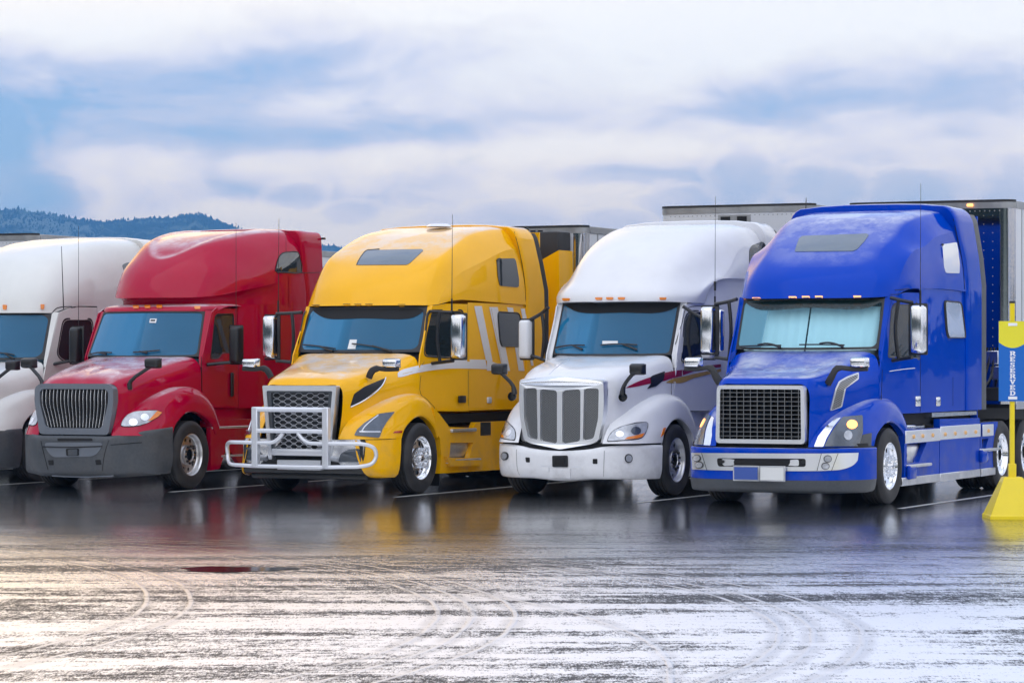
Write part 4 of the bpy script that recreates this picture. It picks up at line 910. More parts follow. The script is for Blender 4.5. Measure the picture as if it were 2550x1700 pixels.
# ================================================================== red truck
def bumper_patch(rows): return patch(rows, 5, 4, full=True)
def red():
    t = Truck('semi_truck', -24.56, 37.83, 'red semi truck with grey bumper and slatted oval grille', 'truck', 'semi trucks parked in a row')
    mt = M['red']
    def X(y, z): return 1.055 + .155 * ss((y - 1.62) / .45) - .03 * ss((z - 1.9) / .8) * (1 - ss((y - 1.5) / .5))
    chassis(t, rimmat=M['alu'])
    for sx in (1.2, -1.2): wheel(t.root, sx, 0, M['alu'], 'nut', M['steel'], cap=False)
    def dome(p):
        e = (p[0] / .66)**2 + ((p[1] - 2.75) / 1.62)**2
        return p + np.array([0, 0, -.035 * (1 - ss((e - .86) / .2))]) if p[1] < 4 else p
    rows = [[(0, .72, 2.86), (.3, .75, 2.86), (.55, .85, 2.86), (.75, 1.0, 2.87), (.88, 1.2, 2.89), (.97, 1.4, 2.92), (1.04, 1.62, 2.96)],
            [(0, .76, 3.0), (.32, .79, 3.0), (.58, .91, 3.0), (.79, 1.1, 3.01), (.94, 1.36, 3.01), (1.04, 1.66, 3.02), (1.09, 1.88, 3.00)],
            [(0, .90, 3.25), (.34, .94, 3.26), (.6, 1.07, 3.27), (.82, 1.3, 3.27), (.98, 1.62, 3.22), (1.10, 1.98, 3.12), (1.14, 2.2, 3.05)],
            [(0, 1.16, 3.50), (.36, 1.21, 3.51), (.62, 1.36, 3.51), (.83, 1.62, 3.49), (1.02, 2.0, 3.38), (1.14, 2.3, 3.22), (1.18, 2.48, 3.10)],
            [(0, 1.55, 3.74), (.38, 1.60, 3.75), (.65, 1.74, 3.74), (.86, 2.0, 3.69), (1.06, 2.38, 3.53), (1.17, 2.6, 3.32), (1.195, 2.72, 3.15)],
            [(0, 2.2, 3.93), (.4, 2.24, 3.93), (.68, 2.36, 3.91), (.89, 2.55, 3.85), (1.1, 2.8, 3.64), (1.195, 2.93, 3.40), (1.205, 3.0, 3.19)],
            [(0, 3.2, 4.0), (.42, 3.2, 4.0), (.72, 3.2, 3.99), (.95, 3.22, 3.94), (1.14, 3.28, 3.76), (1.205, 3.36, 3.45), (1.21, 3.45, 3.22)]]
    t.put('roof_fairing', patch(tuck(rows), 7, 8, full=True, disp=dome), mt)
    lip = rows[0] + [r[-1] for r in rows[1:]]
    neck = [(0, .95, 2.76), (.3, .97, 2.76), (.55, 1.06, 2.76), (.74, 1.2, 2.76), (.86, 1.4, 2.76), (.93, 1.6, 2.76), (1.0, 1.78, 2.76), (1.06, 1.95, 2.76), (1.12, 2.2, 2.76), (1.17, 2.48, 2.76), (1.19, 2.72, 2.76), (1.205, 3.0, 2.76), (1.21, 3.45, 2.76)]
    mid = [(p[0] * .5 + q[0] * .5 - .03 * (k < 10), p[1] * .25 + q[1] * .75, p[2] * .6 + q[2] * .4) for k, (p, q) in enumerate(zip(lip, neck))]
    t.put('roof_fairing', patch([lip, mid, neck], 4, 4, full=True), mt)
    fr = lambda z: 3.27 + .24 * ss((3.95 - z) / 1.1); re_ = lambda z: 3.99 + .06 * ss((3.9 - z) / .8)
    rear_fairing(t, mt, fr, re_, xs=1.225, ztop=3.99, zb=1.2, rb=.12, edge=False)
    # cab cap over the windscreen
    rows = [[(0, .70, 2.655), (.5, .76, 2.655), (.85, .88, 2.65), (.95, .98, 2.64), (1.0, 1.05, 2.63)], [(0, .72, 2.70), (.5, .78, 2.70), (.87, .91, 2.70), (.98, 1.02, 2.69), (1.04, 1.12, 2.67)],
            [(0, .82, 2.745), (.5, .87, 2.745), (.88, 1.0, 2.74), (1.0, 1.15, 2.73), (1.05, 1.25, 2.71)], [(0, 1.3, 2.775), (.5, 1.3, 2.775), (.85, 1.4, 2.77), (1.0, 1.62, 2.765), (1.07, 1.8, 2.74)]]
    t.put('cab_roof', patch(rows, 4, 4, full=True), mt)
    pane, S = windscreen(t, (.915, .92, 2.65), (.995, .60, 1.965), .20, M['glass'], gw=.03, rad=.06)
    interior(t, .8, .9, zt=2.6)
    hole = roundpoly([(1.03, 2.60), (1.56, 2.61), (1.56, 2.05), (1.38, 2.02), (1.2, 2.03), (1.1, 1.94), (.84, 1.93)], [.08, .05, .05, .05, .08, .08, .05])
    outer = [(.60, 1.95), (.60, 1.45), (.62, 1.19), (1.66, 1.17), (1.66, 2.70), (1.06, 2.70), (.93, 2.64)]
    doors = side_panel(t, 'door', outer, hole, X, mt)
    ypane(t, 'door_window', hole, X, M['sideglass'], -.01, parents=doors, frame=M['gasket'], fw=.018)
    b = MB(); b.grid([[(.915, .92, 2.66), (X(.95, 2.6) + .002, .97, 2.655)], [(.995, .60, 1.965), (X(.6, 1.97) + .002, .63, 1.96)], [(1.0, .60, 1.8), (1.05, .61, 1.8)]]); both(t, 'pillar', b, mt)
    sleeper(t, 'sleeper_side', mt, X, 1.665, 4.0, 1.17, 2.775, ny=30)
    sleeper(t, 'upper_side', mt, lambda y, z: 1.212, 2.95, 3.5, 2.76, 3.22)
    backwall(t, mt, 1.2, 4.0, 1.0, 3.9)
    t.lay('sleeper_window', Rg('C', [(1728, 485), (1735, 440), (1760, 360), (1790, 325), (1840, 316), (1930, 316), (1945, 370), (1958, 490)]), M['dkglass'], .010, rad=3, mirror=True, sub=5)
    t.stroke('window_frame', Rg('C', [(1728, 485), (1738, 430), (1762, 355), (1795, 322), (1850, 314), (1928, 315), (1945, 370), (1960, 492), (1850, 494), (1740, 492)]), M['gasket'], .010, .008, mirror=True, m=2)
    # hood
    hr = [[(0, -1.22, 1.565), (.4, -1.205, 1.56), (.62, -1.17, 1.555), (.675, -1.15, 1.5), (.675, -1.15, 1.2), (.60, -1.2, .82)],
          [(0, -1.07, 1.67), (.4, -1.05, 1.66), (.68, -1.0, 1.61), (.77, -.96, 1.48), (.77, -.96, 1.2), (.73, -1.02, .85)],
          [(0, -.7, 1.78), (.42, -.68, 1.76), (.76, -.62, 1.70), (.86, -.58, 1.54), (.87, -.55, 1.3), (.87, -.55, .95)],
          [(0, -.1, 1.89), (.45, -.1, 1.87), (.84, -.07, 1.81), (.95, -.03, 1.66), (.97, 0, 1.42), (.98, 0, 1.1)],
          [(0, .42, 1.965), (.5, .46, 1.96), (.93, .56, 1.93), (1.02, .58, 1.82), (1.05, .58, 1.50), (1.06, .58, 1.15)]]
    def dent(p):
        return p + np.array([0, 0, -.012 * ss((.12 - abs(p[0])) / .05) * ss((-.35 - p[1]) / .3)])
    t.put('hood', patch(hr, 6, 6, full=True, disp=dent), mt)
    b = patch([[(0, .42, 1.96), (.5, .46, 1.955), (.93, .56, 1.925)], [(0, .6, 1.97), (.5, .6, 1.97), (1.0, .65, 1.96)]], 3, 2, full=True); t.put('cowl', b, M['black'])
    fender(t, mt, lambda x, y, z: (.66 + (x - .66) * (1.02 if y > -.9 else .98) + (.03 if z > 1.2 and x < 1.1 else 0), y * (.90 if y < 0 else 1.3), .81 + (z - .8) * (1.10 if z > .8 else 1)))
    # bumper
    def brow_(z0, z1, dy, shr=0): return [(0, -1.33 + dy, z0), (.45, -1.32 + dy, z0), (.62, -1.30 + dy, z0 + .0), (.85, -1.17 + dy, z0 + (z1 - z0) * .35), (1.05, -.98 + dy * .6, z0 + (z1 - z0) * .65), (1.19, -.76 + dy * .3, z0 + (z1 - z0) * .85), (1.26 - shr, -.56 + dy * .2, z1)]
    b = bumper_patch([brow_(.80, .93, .12, .02), brow_(.79, .91, .01), brow_(.62, .72, .0), brow_(.40, .45, .02), brow_(.26, .28, .06, .04), brow_(.20, .25, .16, .06)]); t.put('bumper', b, M['grey'])
    for sx in (1, -1):
        pass
    t.lay('air_intake', Rg('B', [(560, 945), (900, 945), (905, 968), (565, 972)]), M['gap'], .006, rad=5, rings=1, sub=6)
    t.lay('bumper_inset', Rg('B', [(430, 985), (1015, 985), (960, 1090), (900, 1120), (520, 1128), (465, 1070)]), M['greyl'], .01, rad=20, rings=2, sub=8)
    t.stroke('bumper_groove', Rg('B', [(420, 1025), (700, 1030), (1000, 1020)]), M['gap'], .008, .02); t.stroke('bumper_groove', Rg('B', [(400, 970), (430, 1100), (470, 1250)]), M['gap'], .006, .002); t.stroke('bumper_groove', Rg('B', [(1065, 960), (1020, 1100), (1000, 1260)]), M['gap'], .004, .002)
    t.stroke('bumper_groove', Rg('B', [(1080, 1010), (1250, 995), (1385, 985)]), M['gap'], .006, .002)
    t.lay('tow_cover', Rg('B', [(650, 1045), (775, 1043), (775, 1112), (655, 1115)]), M['gap'], .022, rad=4, rings=1, sub=6); t.lay('tow_cover', Rg('B', [(675, 1052), (765, 1050), (765, 1108), (675, 1110)]), M['grey'], .03, rad=3, rings=1, sub=6)
    for q in ([(470, 1158), (522, 1156), (524, 1205), (480, 1205)], [(930, 1155), (980, 1153), (992, 1200), (940, 1204)]): t.lay('tow_hole', Rg('B', q), M['gap'], .006, rad=2, rings=1, sub=5)
    t.stroke('bumper_lip', Rg('B', [(510, 1300), (800, 1312), (1110, 1302)]), M['greyl'], .012, .012)
    # grille
    fo = roundpoly([(-.60, 1.565), (.60, 1.565), (.685, 1.50), (.69, 1.30), (.60, .82), (-.60, .82), (-.69, 1.30), (-.685, 1.50)], .06)
    fi = roundpoly([(-.56, 1.485), (.56, 1.485), (.60, 1.44), (.595, 1.28), (.50, .95), (.45, .915), (-.45, .915), (-.50, .95), (-.595, 1.28), (-.60, 1.44)], .04)
    g = MB().prism(fo, -1.27, -1.12, 'y', holes=[fi]).obj('grille', M['greyl'], t.root, smooth=False)
    MB().prism(fi, -1.20, -1.15, 'y').obj('grille_screen', M['gap'], g, smooth=False)
    for k in range(18):
        u = -1 + 2 * (k + .5) / 18; b = MB(); P = [(u * (.585 if z > 1.25 else .585 - (1.25 - z) * .28) + .012 * math.sin((z - .9) * 9), -1.235 - .03 * math.sin((z - .92) / .56 * math.pi), z) for z in np.linspace(.925, 1.475, 9)]
        b.tube(P, .0062, 5); q = [(p[0] + .014, p[1] + .02, p[2]) for p in P]; b.obj('grille_slat', M['silverline'], g); MB().tube(q, .013, 5).obj('slat_back', M['black'], g)
    t.lay('headlight', Rg('B', [(1182, 822), (1200, 770), (1250, 715), (1310, 688), (1400, 680), (1530, 675), (1580, 695), (1540, 735), (1480, 770), (1440, 795), (1350, 822), (1220, 830)]), M['lens'], .012, rad=4, mirror=True, sub=6)
    for c_, r_ in (((1300, 790), 42), ((1410, 740), 40)):
        q = [(c_[0] + r_ * math.cos(R(a)), c_[1] + r_ * .85 * math.sin(R(a))) for a in range(0, 360, 30)]; t.lay('lamp_projector', Rg('B', q), M['satin'], .016, mirror=True, rings=2, sub=5)
    t.lay('turn_lamp', Rg('B', [(1532, 678), (1578, 696), (1538, 737), (1480, 770), (1438, 780)]), M['amber'], .018, rad=2, mirror=True, rings=2, sub=6)
    t.stroke('lamp_rim', Rg('B', [(1182, 822), (1200, 770), (1250, 715), (1400, 680), (1530, 675), (1580, 695), (1480, 772), (1350, 824), (1220, 832), (1182, 824)]), M['black'], .006, .006, mirror=True, m=2)
    lampbar(t, Rg('C', [(497, 805), (598, 803), (703, 801), (1040, 810)]), M['amber'], 8, 5)
    t.stroke('door_seam', Rg('C', [(1075, 1240), (1078, 1400), (1080, 1540)]), M['gap'], .006, .001)
    t.stroke('body_seam', Rg('C', [(1200, 770), (1590, 776), (2000, 796)]), M['gap'], .005, .001); t.stroke('body_seam', Rg('C', [(1930, 112), (1950, 300), (1990, 600), (2000, 780)]), M['gap'], .006, .001)
    t.stroke('body_seam', Rg('C', [(1825, 125), (1825, 320)]), M['gap'], .003, .001); t.stroke('body_seam', Rg('C', [(1960, 497), (2145, 492)]), M['gap'], .005, .001)
    t.stroke('door_crease', Rg('B', [(2060, 636), (2200, 636), (2350, 640)]), M['gap'], .006, .001)
    b = MB().box(1.06, 1.10, 1.40, 1.47, 1.35, 1.72, .02, 2); both(t, 'door_handle', b, M['black'], surf=False)
    # fender rear flare, sill and skirt
    b = MB().prism([(.62, 1.17), (4.0, 1.17), (4.0, 1.0), (.7, 1.0)], 1.0, 1.03, 'x'); both(t, 'rocker_panel', b, mt, surf=False, smooth=False)
    b = MB().prism([(.62, 1.0), (4.0, 1.0), (4.0, .9), (.62, .9)], 1.0, 1.20, 'x'); both(t, 'sill', b, mt, surf=False, smooth=False)
    side_skirt(t, mt, [(.58, .895), (4.0, .895), (4.0, .27), (1.5, .27), (1.2, .5), (1.0, .5), (.85, .27), (.6, .25)], 1.14, 1.21)
    b = MB().box(1.08, 1.22, .62, 4.0, .875, .905, .006); both(t, 'step', b, M['alu'], surf=False)
    b = MB().box(1.05, 1.215, .9, 1.9, .44, .47, .006); both(t, 'step', b, M['alu'], surf=False)
    hood_mirror(t, (1.09, -.85, 1.865), (.76, -.95, 1.48), M['black'], M['black'], (.28, .13, .165))
    door_mirror(t, 1.33, 1.555, .92, 1.86, 2.42, M['black'], (1.06, .72, [(1.84, 1.88)]), depth=.14)
    antenna(t, 1.42, .98, 2.42, 3.99, both=True, thick=.005, base=False, lean=0)
    wiper(t, Rg('C', [(100, 1225), (200, 1208), (290, 1212)]), Rg('C', [(180, 1215), (240, 1222)]), pane)
    wiper(t, Rg('C', [(480, 1208), (600, 1200), (710, 1190)]), Rg('C', [(540, 1204), (600, 1212)]), pane)
    t.lay('windscreen_sticker', Rg('C', [(622, 905), (680, 905), (672, 942), (615, 940)]), M['paper'], .012, rings=1, rim=0, parent=pane)
    t.lay('windscreen_sticker', Rg('C', [(630, 915), (668, 915), (664, 928), (626, 928)]), M['sideglass'], .016, rings=1, rim=0, parent=pane)
    b = MB().tube([(1.215, 4.0, 3.86), (1.28, 4.0, 3.86)], .02, 6); b.obj('clearance_lamp', M['black'], t.root)
    return t

# ================================================================== white truck with tall oval grille
def white():
    t = Truck('semi_truck', -17.16, 38.81, 'white semi truck with chrome four panel mesh grille and crimson hood stripe', 'truck', 'semi trucks parked in a row')
    mt = M['white']; X = bodyX(1.21, .18, .4, 1.9)
    chassis(t, rimmat=M['alu'])
    for sx in (1.19, -1.19): wheel(t.root, sx, 0, M['alu'], 'nut', M['steel'], cap=False)
    rows = [[(0, .42, 2.755), (.45, .46, 2.755), (.8, .60, 2.75), (1.0, .82, 2.74), (1.09, 1.0, 2.735), (1.12, 1.15, 2.735), (1.13, 1.3, 2.735)],
            [(0, .44, 2.86), (.45, .48, 2.86), (.82, .63, 2.85), (1.02, .86, 2.84), (1.12, 1.05, 2.85), (1.15, 1.2, 2.9), (1.17, 1.38, 2.95)],
            [(0, .58, 3.04), (.42, .64, 3.05), (.76, .84, 3.06), (.95, 1.08, 3.05), (1.10, 1.35, 3.05), (1.17, 1.55, 3.08), (1.19, 1.7, 3.08)],
            [(0, .85, 3.32), (.42, .92, 3.33), (.74, 1.12, 3.34), (.94, 1.42, 3.33), (1.08, 1.72, 3.24), (1.17, 1.9, 3.16), (1.20, 1.98, 3.11)],
            [(0, 1.2, 3.56), (.42, 1.28, 3.57), (.74, 1.48, 3.57), (.95, 1.8, 3.53), (1.09, 2.12, 3.38), (1.18, 2.28, 3.23), (1.205, 2.33, 3.12)],
            [(0, 1.75, 3.79), (.43, 1.82, 3.79), (.76, 2.02, 3.77), (.97, 2.3, 3.70), (1.11, 2.58, 3.5), (1.19, 2.7, 3.29), (1.21, 2.74, 3.12)],
            [(0, 2.5, 3.93), (.45, 2.55, 3.93), (.8, 2.68, 3.91), (1.0, 2.85, 3.83), (1.15, 3.05, 3.60), (1.205, 3.12, 3.34), (1.215, 3.15, 3.12)],
            [(0, 3.4, 3.96), (.45, 3.42, 3.96), (.84, 3.46, 3.95), (1.05, 3.52, 3.86), (1.17, 3.6, 3.64), (1.21, 3.62, 3.36), (1.215, 3.64, 3.12)]]
    t.put('roof_fairing', patch(tuck(rows), 4, 5, full=True), mt)
    lip = rows[0] + [r[-1] for r in rows[1:]]
    low = [(0, .9, 2.74), (.45, .9, 2.74), (.8, .95, 2.74), (.96, 1.02, 2.735), (1.02, 1.1, 2.735), (1.06, 1.2, 2.735), (1.08, 1.3, 2.735), (1.11, 1.42, 2.735), (1.14, 1.72, 2.735), (1.17, 1.98, 2.735), (1.185, 2.33, 2.735), (1.19, 2.74, 2.735), (1.195, 3.15, 2.735), (1.2, 3.64, 2.735)]
    mid = [(p[0] * .45 + q[0] * .55 - .02, p[1], p[2] * .8 + q[2] * .2) for p, q in zip(lip, low)]
    t.put('roof_fairing', patch([lip, mid, low], 4, 3, full=True), mt)
    fr = lambda z: 3.5 + .15 * ss((3.95 - z) / .9); re_ = lambda z: 4.02 + .2 * ss((4.0 - z) / 1.0)
    rear_fairing(t, mt, fr, re_, ztop=4.03, zb=1.16, xs=1.235, rb=.26, edgemat=M['rubber'])
    pane, S = windscreen(t, (.93, .86, 2.745), (.93, .50, 1.985), .26, M['glass'], gw=.03, rad=.05)
    interior(t, .7, .85)
    hole = roundpoly([(.82, 2.60), (1.62, 2.62), (1.64, 1.95), (.62, 1.90)], [.2, .08, .08, .06])
    outer = [(.48, 2.0), (.40, 1.6), (.36, 1.39), (.40, 1.19), (1.75, 1.17), (1.75, 2.74), (1.0, 2.74), (.80, 2.70)]
    doors = side_panel(t, 'door', outer, hole, X, mt)
    ypane(t, 'door_window', hole, X, M['sideglass'], -.01, parents=doors, frame=M['gasket'], fw=.03)
    b = MB(); b.grid([[(.93, .87, 2.75), (X(.84, 2.7) + .002, .86, 2.74)], [(.94, .50, 1.985), (X(.47, 1.98) + .002, .52, 1.98)], [(.95, .5, 1.8), (1.04, .45, 1.8)]]); both(t, 'pillar', b, mt)
    sleeper(t, 'sleeper_side', mt, X, 1.755, 4.1, 1.17, 2.737)
    backwall(t, mt, 1.2, 4.12, 1.0, 3.9)
    t.lay('sleeper_window', Rg('Q', [(2020, 560), (2040, 515), (2150, 475), (2180, 500), (2195, 560), (2190, 700), (2060, 725), (2020, 705)]), M['lensgrey'], .008, rad=5, mirror=True, sub=6)
    hr = [[(0, -1.22, 1.66), (.4, -1.19, 1.65), (.60, -1.12, 1.635), (.64, -1.10, 1.56), (.63, -1.12, 1.2), (.57, -1.18, .76)],
          [(0, -1.1, 1.73), (.4, -1.07, 1.72), (.66, -.99, 1.68), (.75, -.94, 1.56), (.76, -.93, 1.2), (.74, -1.0, .8)],
          [(0, -.75, 1.83), (.42, -.73, 1.83), (.74, -.66, 1.77), (.86, -.62, 1.60), (.87, -.6, 1.3), (.86, -.6, .9)],
          [(0, -.2, 1.92), (.45, -.18, 1.92), (.82, -.12, 1.86), (.95, -.05, 1.68), (.97, -.02, 1.4), (.97, -.02, 1.1)],
          [(0, .30, 1.975), (.5, .36, 1.975), (.90, .46, 1.95), (1.0, .42, 1.76), (1.03, .36, 1.45), (1.04, .36, 1.1)]]
    t.put('hood', patch(hr, 5, 5, full=True), mt)
    b = patch([[(0, .30, 1.972), (.5, .36, 1.972), (.90, .46, 1.948)], [(0, .5, 2.0), (.5, .54, 2.0), (.96, .6, 1.98)]], 3, 2, full=True); t.put('cowl', b, M['black'])
    fender(t, mt, lambda x, y, z: (.66 + (x - .66) * 1.02, y * (.93 if y < 0 else 1.2), (.76 + (z - .8) * 1.06)))
    def br(z0, z1, dy, shr=0.0): return [(0, -1.34 + dy, z0 - .03), (.45, -1.31 + dy, z0), (.62, -1.28 + dy, z0 + (z1 - z0) * .6), (.85, -1.17 + dy, z1), (1.05, -.98 + dy, z1), (1.17, -.78 + dy, z1), (1.24 - shr, -.57 + dy * .3, z1)]
    b = bumper_patch([br(.68, .73, .1, .03), br(.67, .725, .0), br(.5, .52, -.02), br(.36, .36, .0, .01), br(.28, .28, .06, .04), br(.26, .26, .16, .06)]); t.put('bumper', b, mt)
    b = bumper_patch([br(.76, .79, .12, .03), br(.66, .71, .10, .03)]); t.put('bumper_gap', b, M['gap'], surf=False)
    for q in ([(690, 1075), (840, 1073), (843, 1185), (692, 1183)],): t.lay('tow_cover', Rg('S', q), M['black'], .015, rad=3, rings=2, sub=6)
    t.lay('tow_recess', Rg('S', [(715, 1095), (815, 1095), (815, 1165), (715, 1165)]), M['gap'], .022, rad=2, rings=1, sub=6)
    for q in ([(425, 1090), (468, 1092), (468, 1140), (432, 1138)], [(1083, 1105), (1128, 1105), (1128, 1155), (1083, 1153)]): t.lay('tow_hole', Rg('S', q), M['gap'], .005, rad=2, rings=1, sub=5)
    for q in ([(575, 1170), (660, 1172), (660, 1230), (580, 1228)], [(878, 1176), (968, 1178), (965, 1235), (880, 1235)]):
        t.lay('slot_rim', Rg('S', q), M['silver'], .004, rad=4, rings=1, sub=5); q2 = [(a * .86 + .14 * sum(p[0] for p in q) / 4, b_ * .8 + .2 * sum(p[1] for p in q) / 4 + 4) for a, b_ in q]; t.lay('slot', Rg('S', q2), mt, .007, rad=3, rings=1, sub=5)
    t.lay('bumper_plate', Rg('S', [(665, 1192), (868, 1196), (866, 1285), (672, 1280)]), mt, .02, rings=1, sub=8)
    t.stroke('bumper_seam', Rg('S', [(1195, 1025), (1188, 1275)]), M['gap'], .003, .001, mirror=True)
    for c_, r_ in (((1430, 1100), 40), ((228, 1078), 37)):
        q = [(c_[0] + r_ * .93 * math.cos(R(a)), c_[1] + r_ * 1.1 * math.sin(R(a))) for a in range(0, 360, 24)]; o = t.lay('fog_lamp', Rg('S', q), M['gasket'], .018, rings=2, sub=5)
        q = [(c_[0] + r_ * .72 * math.cos(R(a)), c_[1] + r_ * .86 * math.sin(R(a))) for a in range(0, 360, 24)]; t.lay('fog_lens', Rg('S', q), M['lens'], .026, rings=2, sub=5, parent=o)
    # grille
    fo = roundpoly([(-.64, 1.64), (0, 1.685), (.64, 1.64), (.65, 1.2), (.57, .80), (.48, .755), (0, .675), (-.48, .755), (-.57, .80), (-.65, 1.2)], [.05, .3, .05, .3, .1, .08, .02, .08, .1, .3])
    wins = [roundpoly([(-.575, 1.52), (-.36, 1.52), (-.345, .80), (-.50, .83), (-.565, 1.1)], .04), roundpoly([(-.31, 1.51), (-.04, 1.49), (-.04, .75), (-.305, .79)], .05), roundpoly([(.31, 1.51), (.04, 1.49), (.04, .75), (.305, .79)], .05), roundpoly([(.575, 1.52), (.36, 1.52), (.345, .80), (.50, .83), (.565, 1.1)], .04)]
    b = MB().prism(fo, -1.30, -1.10, 'y', holes=wins); b.v = [(v[0], v[1] + .10 * abs(v[0])**1.5 - (.03 * ss((v[2] - 1.5) / .1) * 0), v[2]) for v in b.v]; g = b.obj('grille', M['satin'], t.root, smooth=False)
    for w_ in wins:
        b = MB().prism(w_, -1.265, -1.24, 'y'); b.v = [(v[0], v[1] + .10 * abs(v[0])**1.5, v[2]) for v in b.v]; b.obj('grille_mesh', M['mesh'], g, smooth=False)
    b = patch([[(0, -1.32, 1.56), (.3, -1.30, 1.56), (.6, -1.245, 1.56)], [(0, -1.34, 1.62), (.3, -1.32, 1.615), (.62, -1.25, 1.60)], [(0, -1.29, 1.69), (.3, -1.26, 1.675), (.63, -1.17, 1.65)]], 4, 4, full=True); b.obj('grille_crown', M['chrome'], g)
    t.lay('headlight', Rg('S', [(1228, 935), (1240, 890), (1290, 830), (1390, 785), (1500, 765), (1600, 748), (1618, 765), (1605, 830), (1570, 890), (1530, 908), (1400, 922)]), M['lens'], .012, rad=4, mirror=True, sub=6)
    t.lay('turn_lamp', Rg('S', [(1390, 918), (1420, 895), (1500, 880), (1585, 855), (1560, 895), (1510, 910)]), M['amber'], .017, rad=2, mirror=True, rings=2, sub=6)
    q = [(1500 + 48 * math.cos(R(a)), 835 + 40 * math.sin(R(a))) for a in range(0, 360, 30)]; t.lay('lamp_projector', Rg('S', q), M['lensgrey'], .018, mirror=True, rings=2, sub=6); q = [(1345 + 40 * math.cos(R(a)), 868 + 30 * math.sin(R(a))) for a in range(0, 360, 30)]; t.lay('lamp_projector', Rg('S', q), M['satin'], .018, mirror=True, rings=2, sub=6)
    t.stroke('lamp_rim', Rg('S', [(1228, 935), (1240, 890), (1290, 830), (1390, 785), (1600, 748), (1618, 765), (1605, 830), (1570, 890), (1530, 910), (1400, 924), (1232, 937)]), M['gasket'], .007, .005, mirror=True, m=2)
    t.lay('side_marker', Rg('S', [(1745, 892), (1770, 805), (1795, 800), (1770, 870)]), M['amber'], .01, rings=1, mirror=True, sub=5)
    t.band('hood_stripe', Rg('S', [(1402, 412), (1500, 362), (1640, 310), (1780, 268), (1860, 250), (1950, 238)]), Rg('S', [(1404, 416), (1500, 402), (1640, 372), (1780, 345), (1860, 318), (1950, 298)]), M['crimson'], .006)
    t.band('hood_stripe', Rg('S', [(1955, 240), (2140, 204), (2330, 182)]), Rg('S', [(1960, 290), (2140, 232), (2330, 212)]), M['crimson'], .006)
    t.band('gold_stripe', Rg('S', [(1795, 358), (1860, 325), (1950, 305), (2100, 270), (2330, 225)]), Rg('S', [(1800, 364), (1960, 362), (2060, 320), (2180, 290), (2330, 255)]), M['gold'], .007)
    t.lay('hood_vent', Rg('S', [(1640, 312), (1660, 295), (1782, 252), (1775, 300), (1765, 340), (1700, 395), (1610, 422), (1648, 375)]), M['black'], .012, rad=3, mirror=True, sub=6)
    lampbar(t, Rg('Q', [(240, 1042), (557, 1035), (663, 1033), (777, 1033), (1178, 1034)]), M['amber'], 9, 5)
    t.stroke('door_seam', Rg('S', [(1848, 240), (1850, 480)]), M['gap'], .004, .001); t.stroke('hood_seam', Rg('S', [(660, 280), (760, 190), (850, 140)]), M['silver'], .004, .002)
    t.stroke('door_seam', Rg('Q', [(1300, 1480), (1370, 1250), (1400, 1140), (1460, 1110), (1620, 1110)]), M['gap'], .005, .002)
    b = MB().box(1.12, 1.15, 1.42, 1.62, 1.30, 1.42, .02, 2); both(t, 'door_handle', b, M['black'], surf=False)
    b = MB().prism([(.45, 1.17), (4.1, 1.17), (4.1, .95), (.7, .95)], .98, 1.05, 'x'); both(t, 'rocker_panel', b, mt, surf=False, smooth=False)
    side_skirt(t, mt, [(.55, .96), (4.1, .96), (4.1, .25), (.62, .25)], 1.12, 1.2)
    for z in (.9, .45): b = MB().box(1.02, 1.23, .85, 1.8, z - .04, z, .012, 2); both(t, 'step', b, M['alu'], surf=False)
    hood_mirror(t, (1.06, -1.05, 1.785), (.83, -1.02, 1.43), M['black'], M['black'], (.25, .13, .17))
    b = MB().lathe([(.0001, .03), (.05, .025), (.065, -.03)], 12, 'y', (.85, -1.03, 1.40)); both(t, 'mirror_foot', b, M['black'], surf=False)
    door_mirror(t, 1.33, 1.55, .62, 1.93, 2.50, mt, (1.06, .62, [(1.88, 1.98), (2.68, 2.50)]), depth=.15)
    for sx in (1.56, ): 
        b = MB().box(sx - .02, sx + .12, .56, .70, 2.03, 2.63, .04, 3); b.obj('door_mirror', M['chrome'], t.root)
    antenna(t, 1.53, .68, 2.6, 4.24, thick=.005); b = MB().tube([(1.53, .685, 2.9), (1.53, .685, 3.03)], [.016, .02], 8); b.obj('antenna_coil', M['steel'], t.root)
    wiper(t, Rg('Q', [(150, 1520), (250, 1500), (425, 1496)]), Rg('Q', [(310, 1498), (360, 1520), (400, 1535)]), pane)
    wiper(t, Rg('Q', [(580, 1495), (720, 1485), (930, 1492)]), Rg('Q', [(780, 1487), (850, 1510), (930, 1538)]), pane)
    t.lay('windscreen_sticker', Rg('Q', [(592, 1448), (740, 1448), (740, 1475), (590, 1477)]), M['paper'], .012, rings=1, rim=0, parent=pane)
    t.band('shade_band', Rg('Q', [(228, 1092), (780, 1082), (1335, 1082)]), Rg('Q', [(235, 1105), (350, 1164), (780, 1170), (1190, 1164), (1335, 1105)]), M['gap'], .007, mirror=False, parent=pane)
    return t

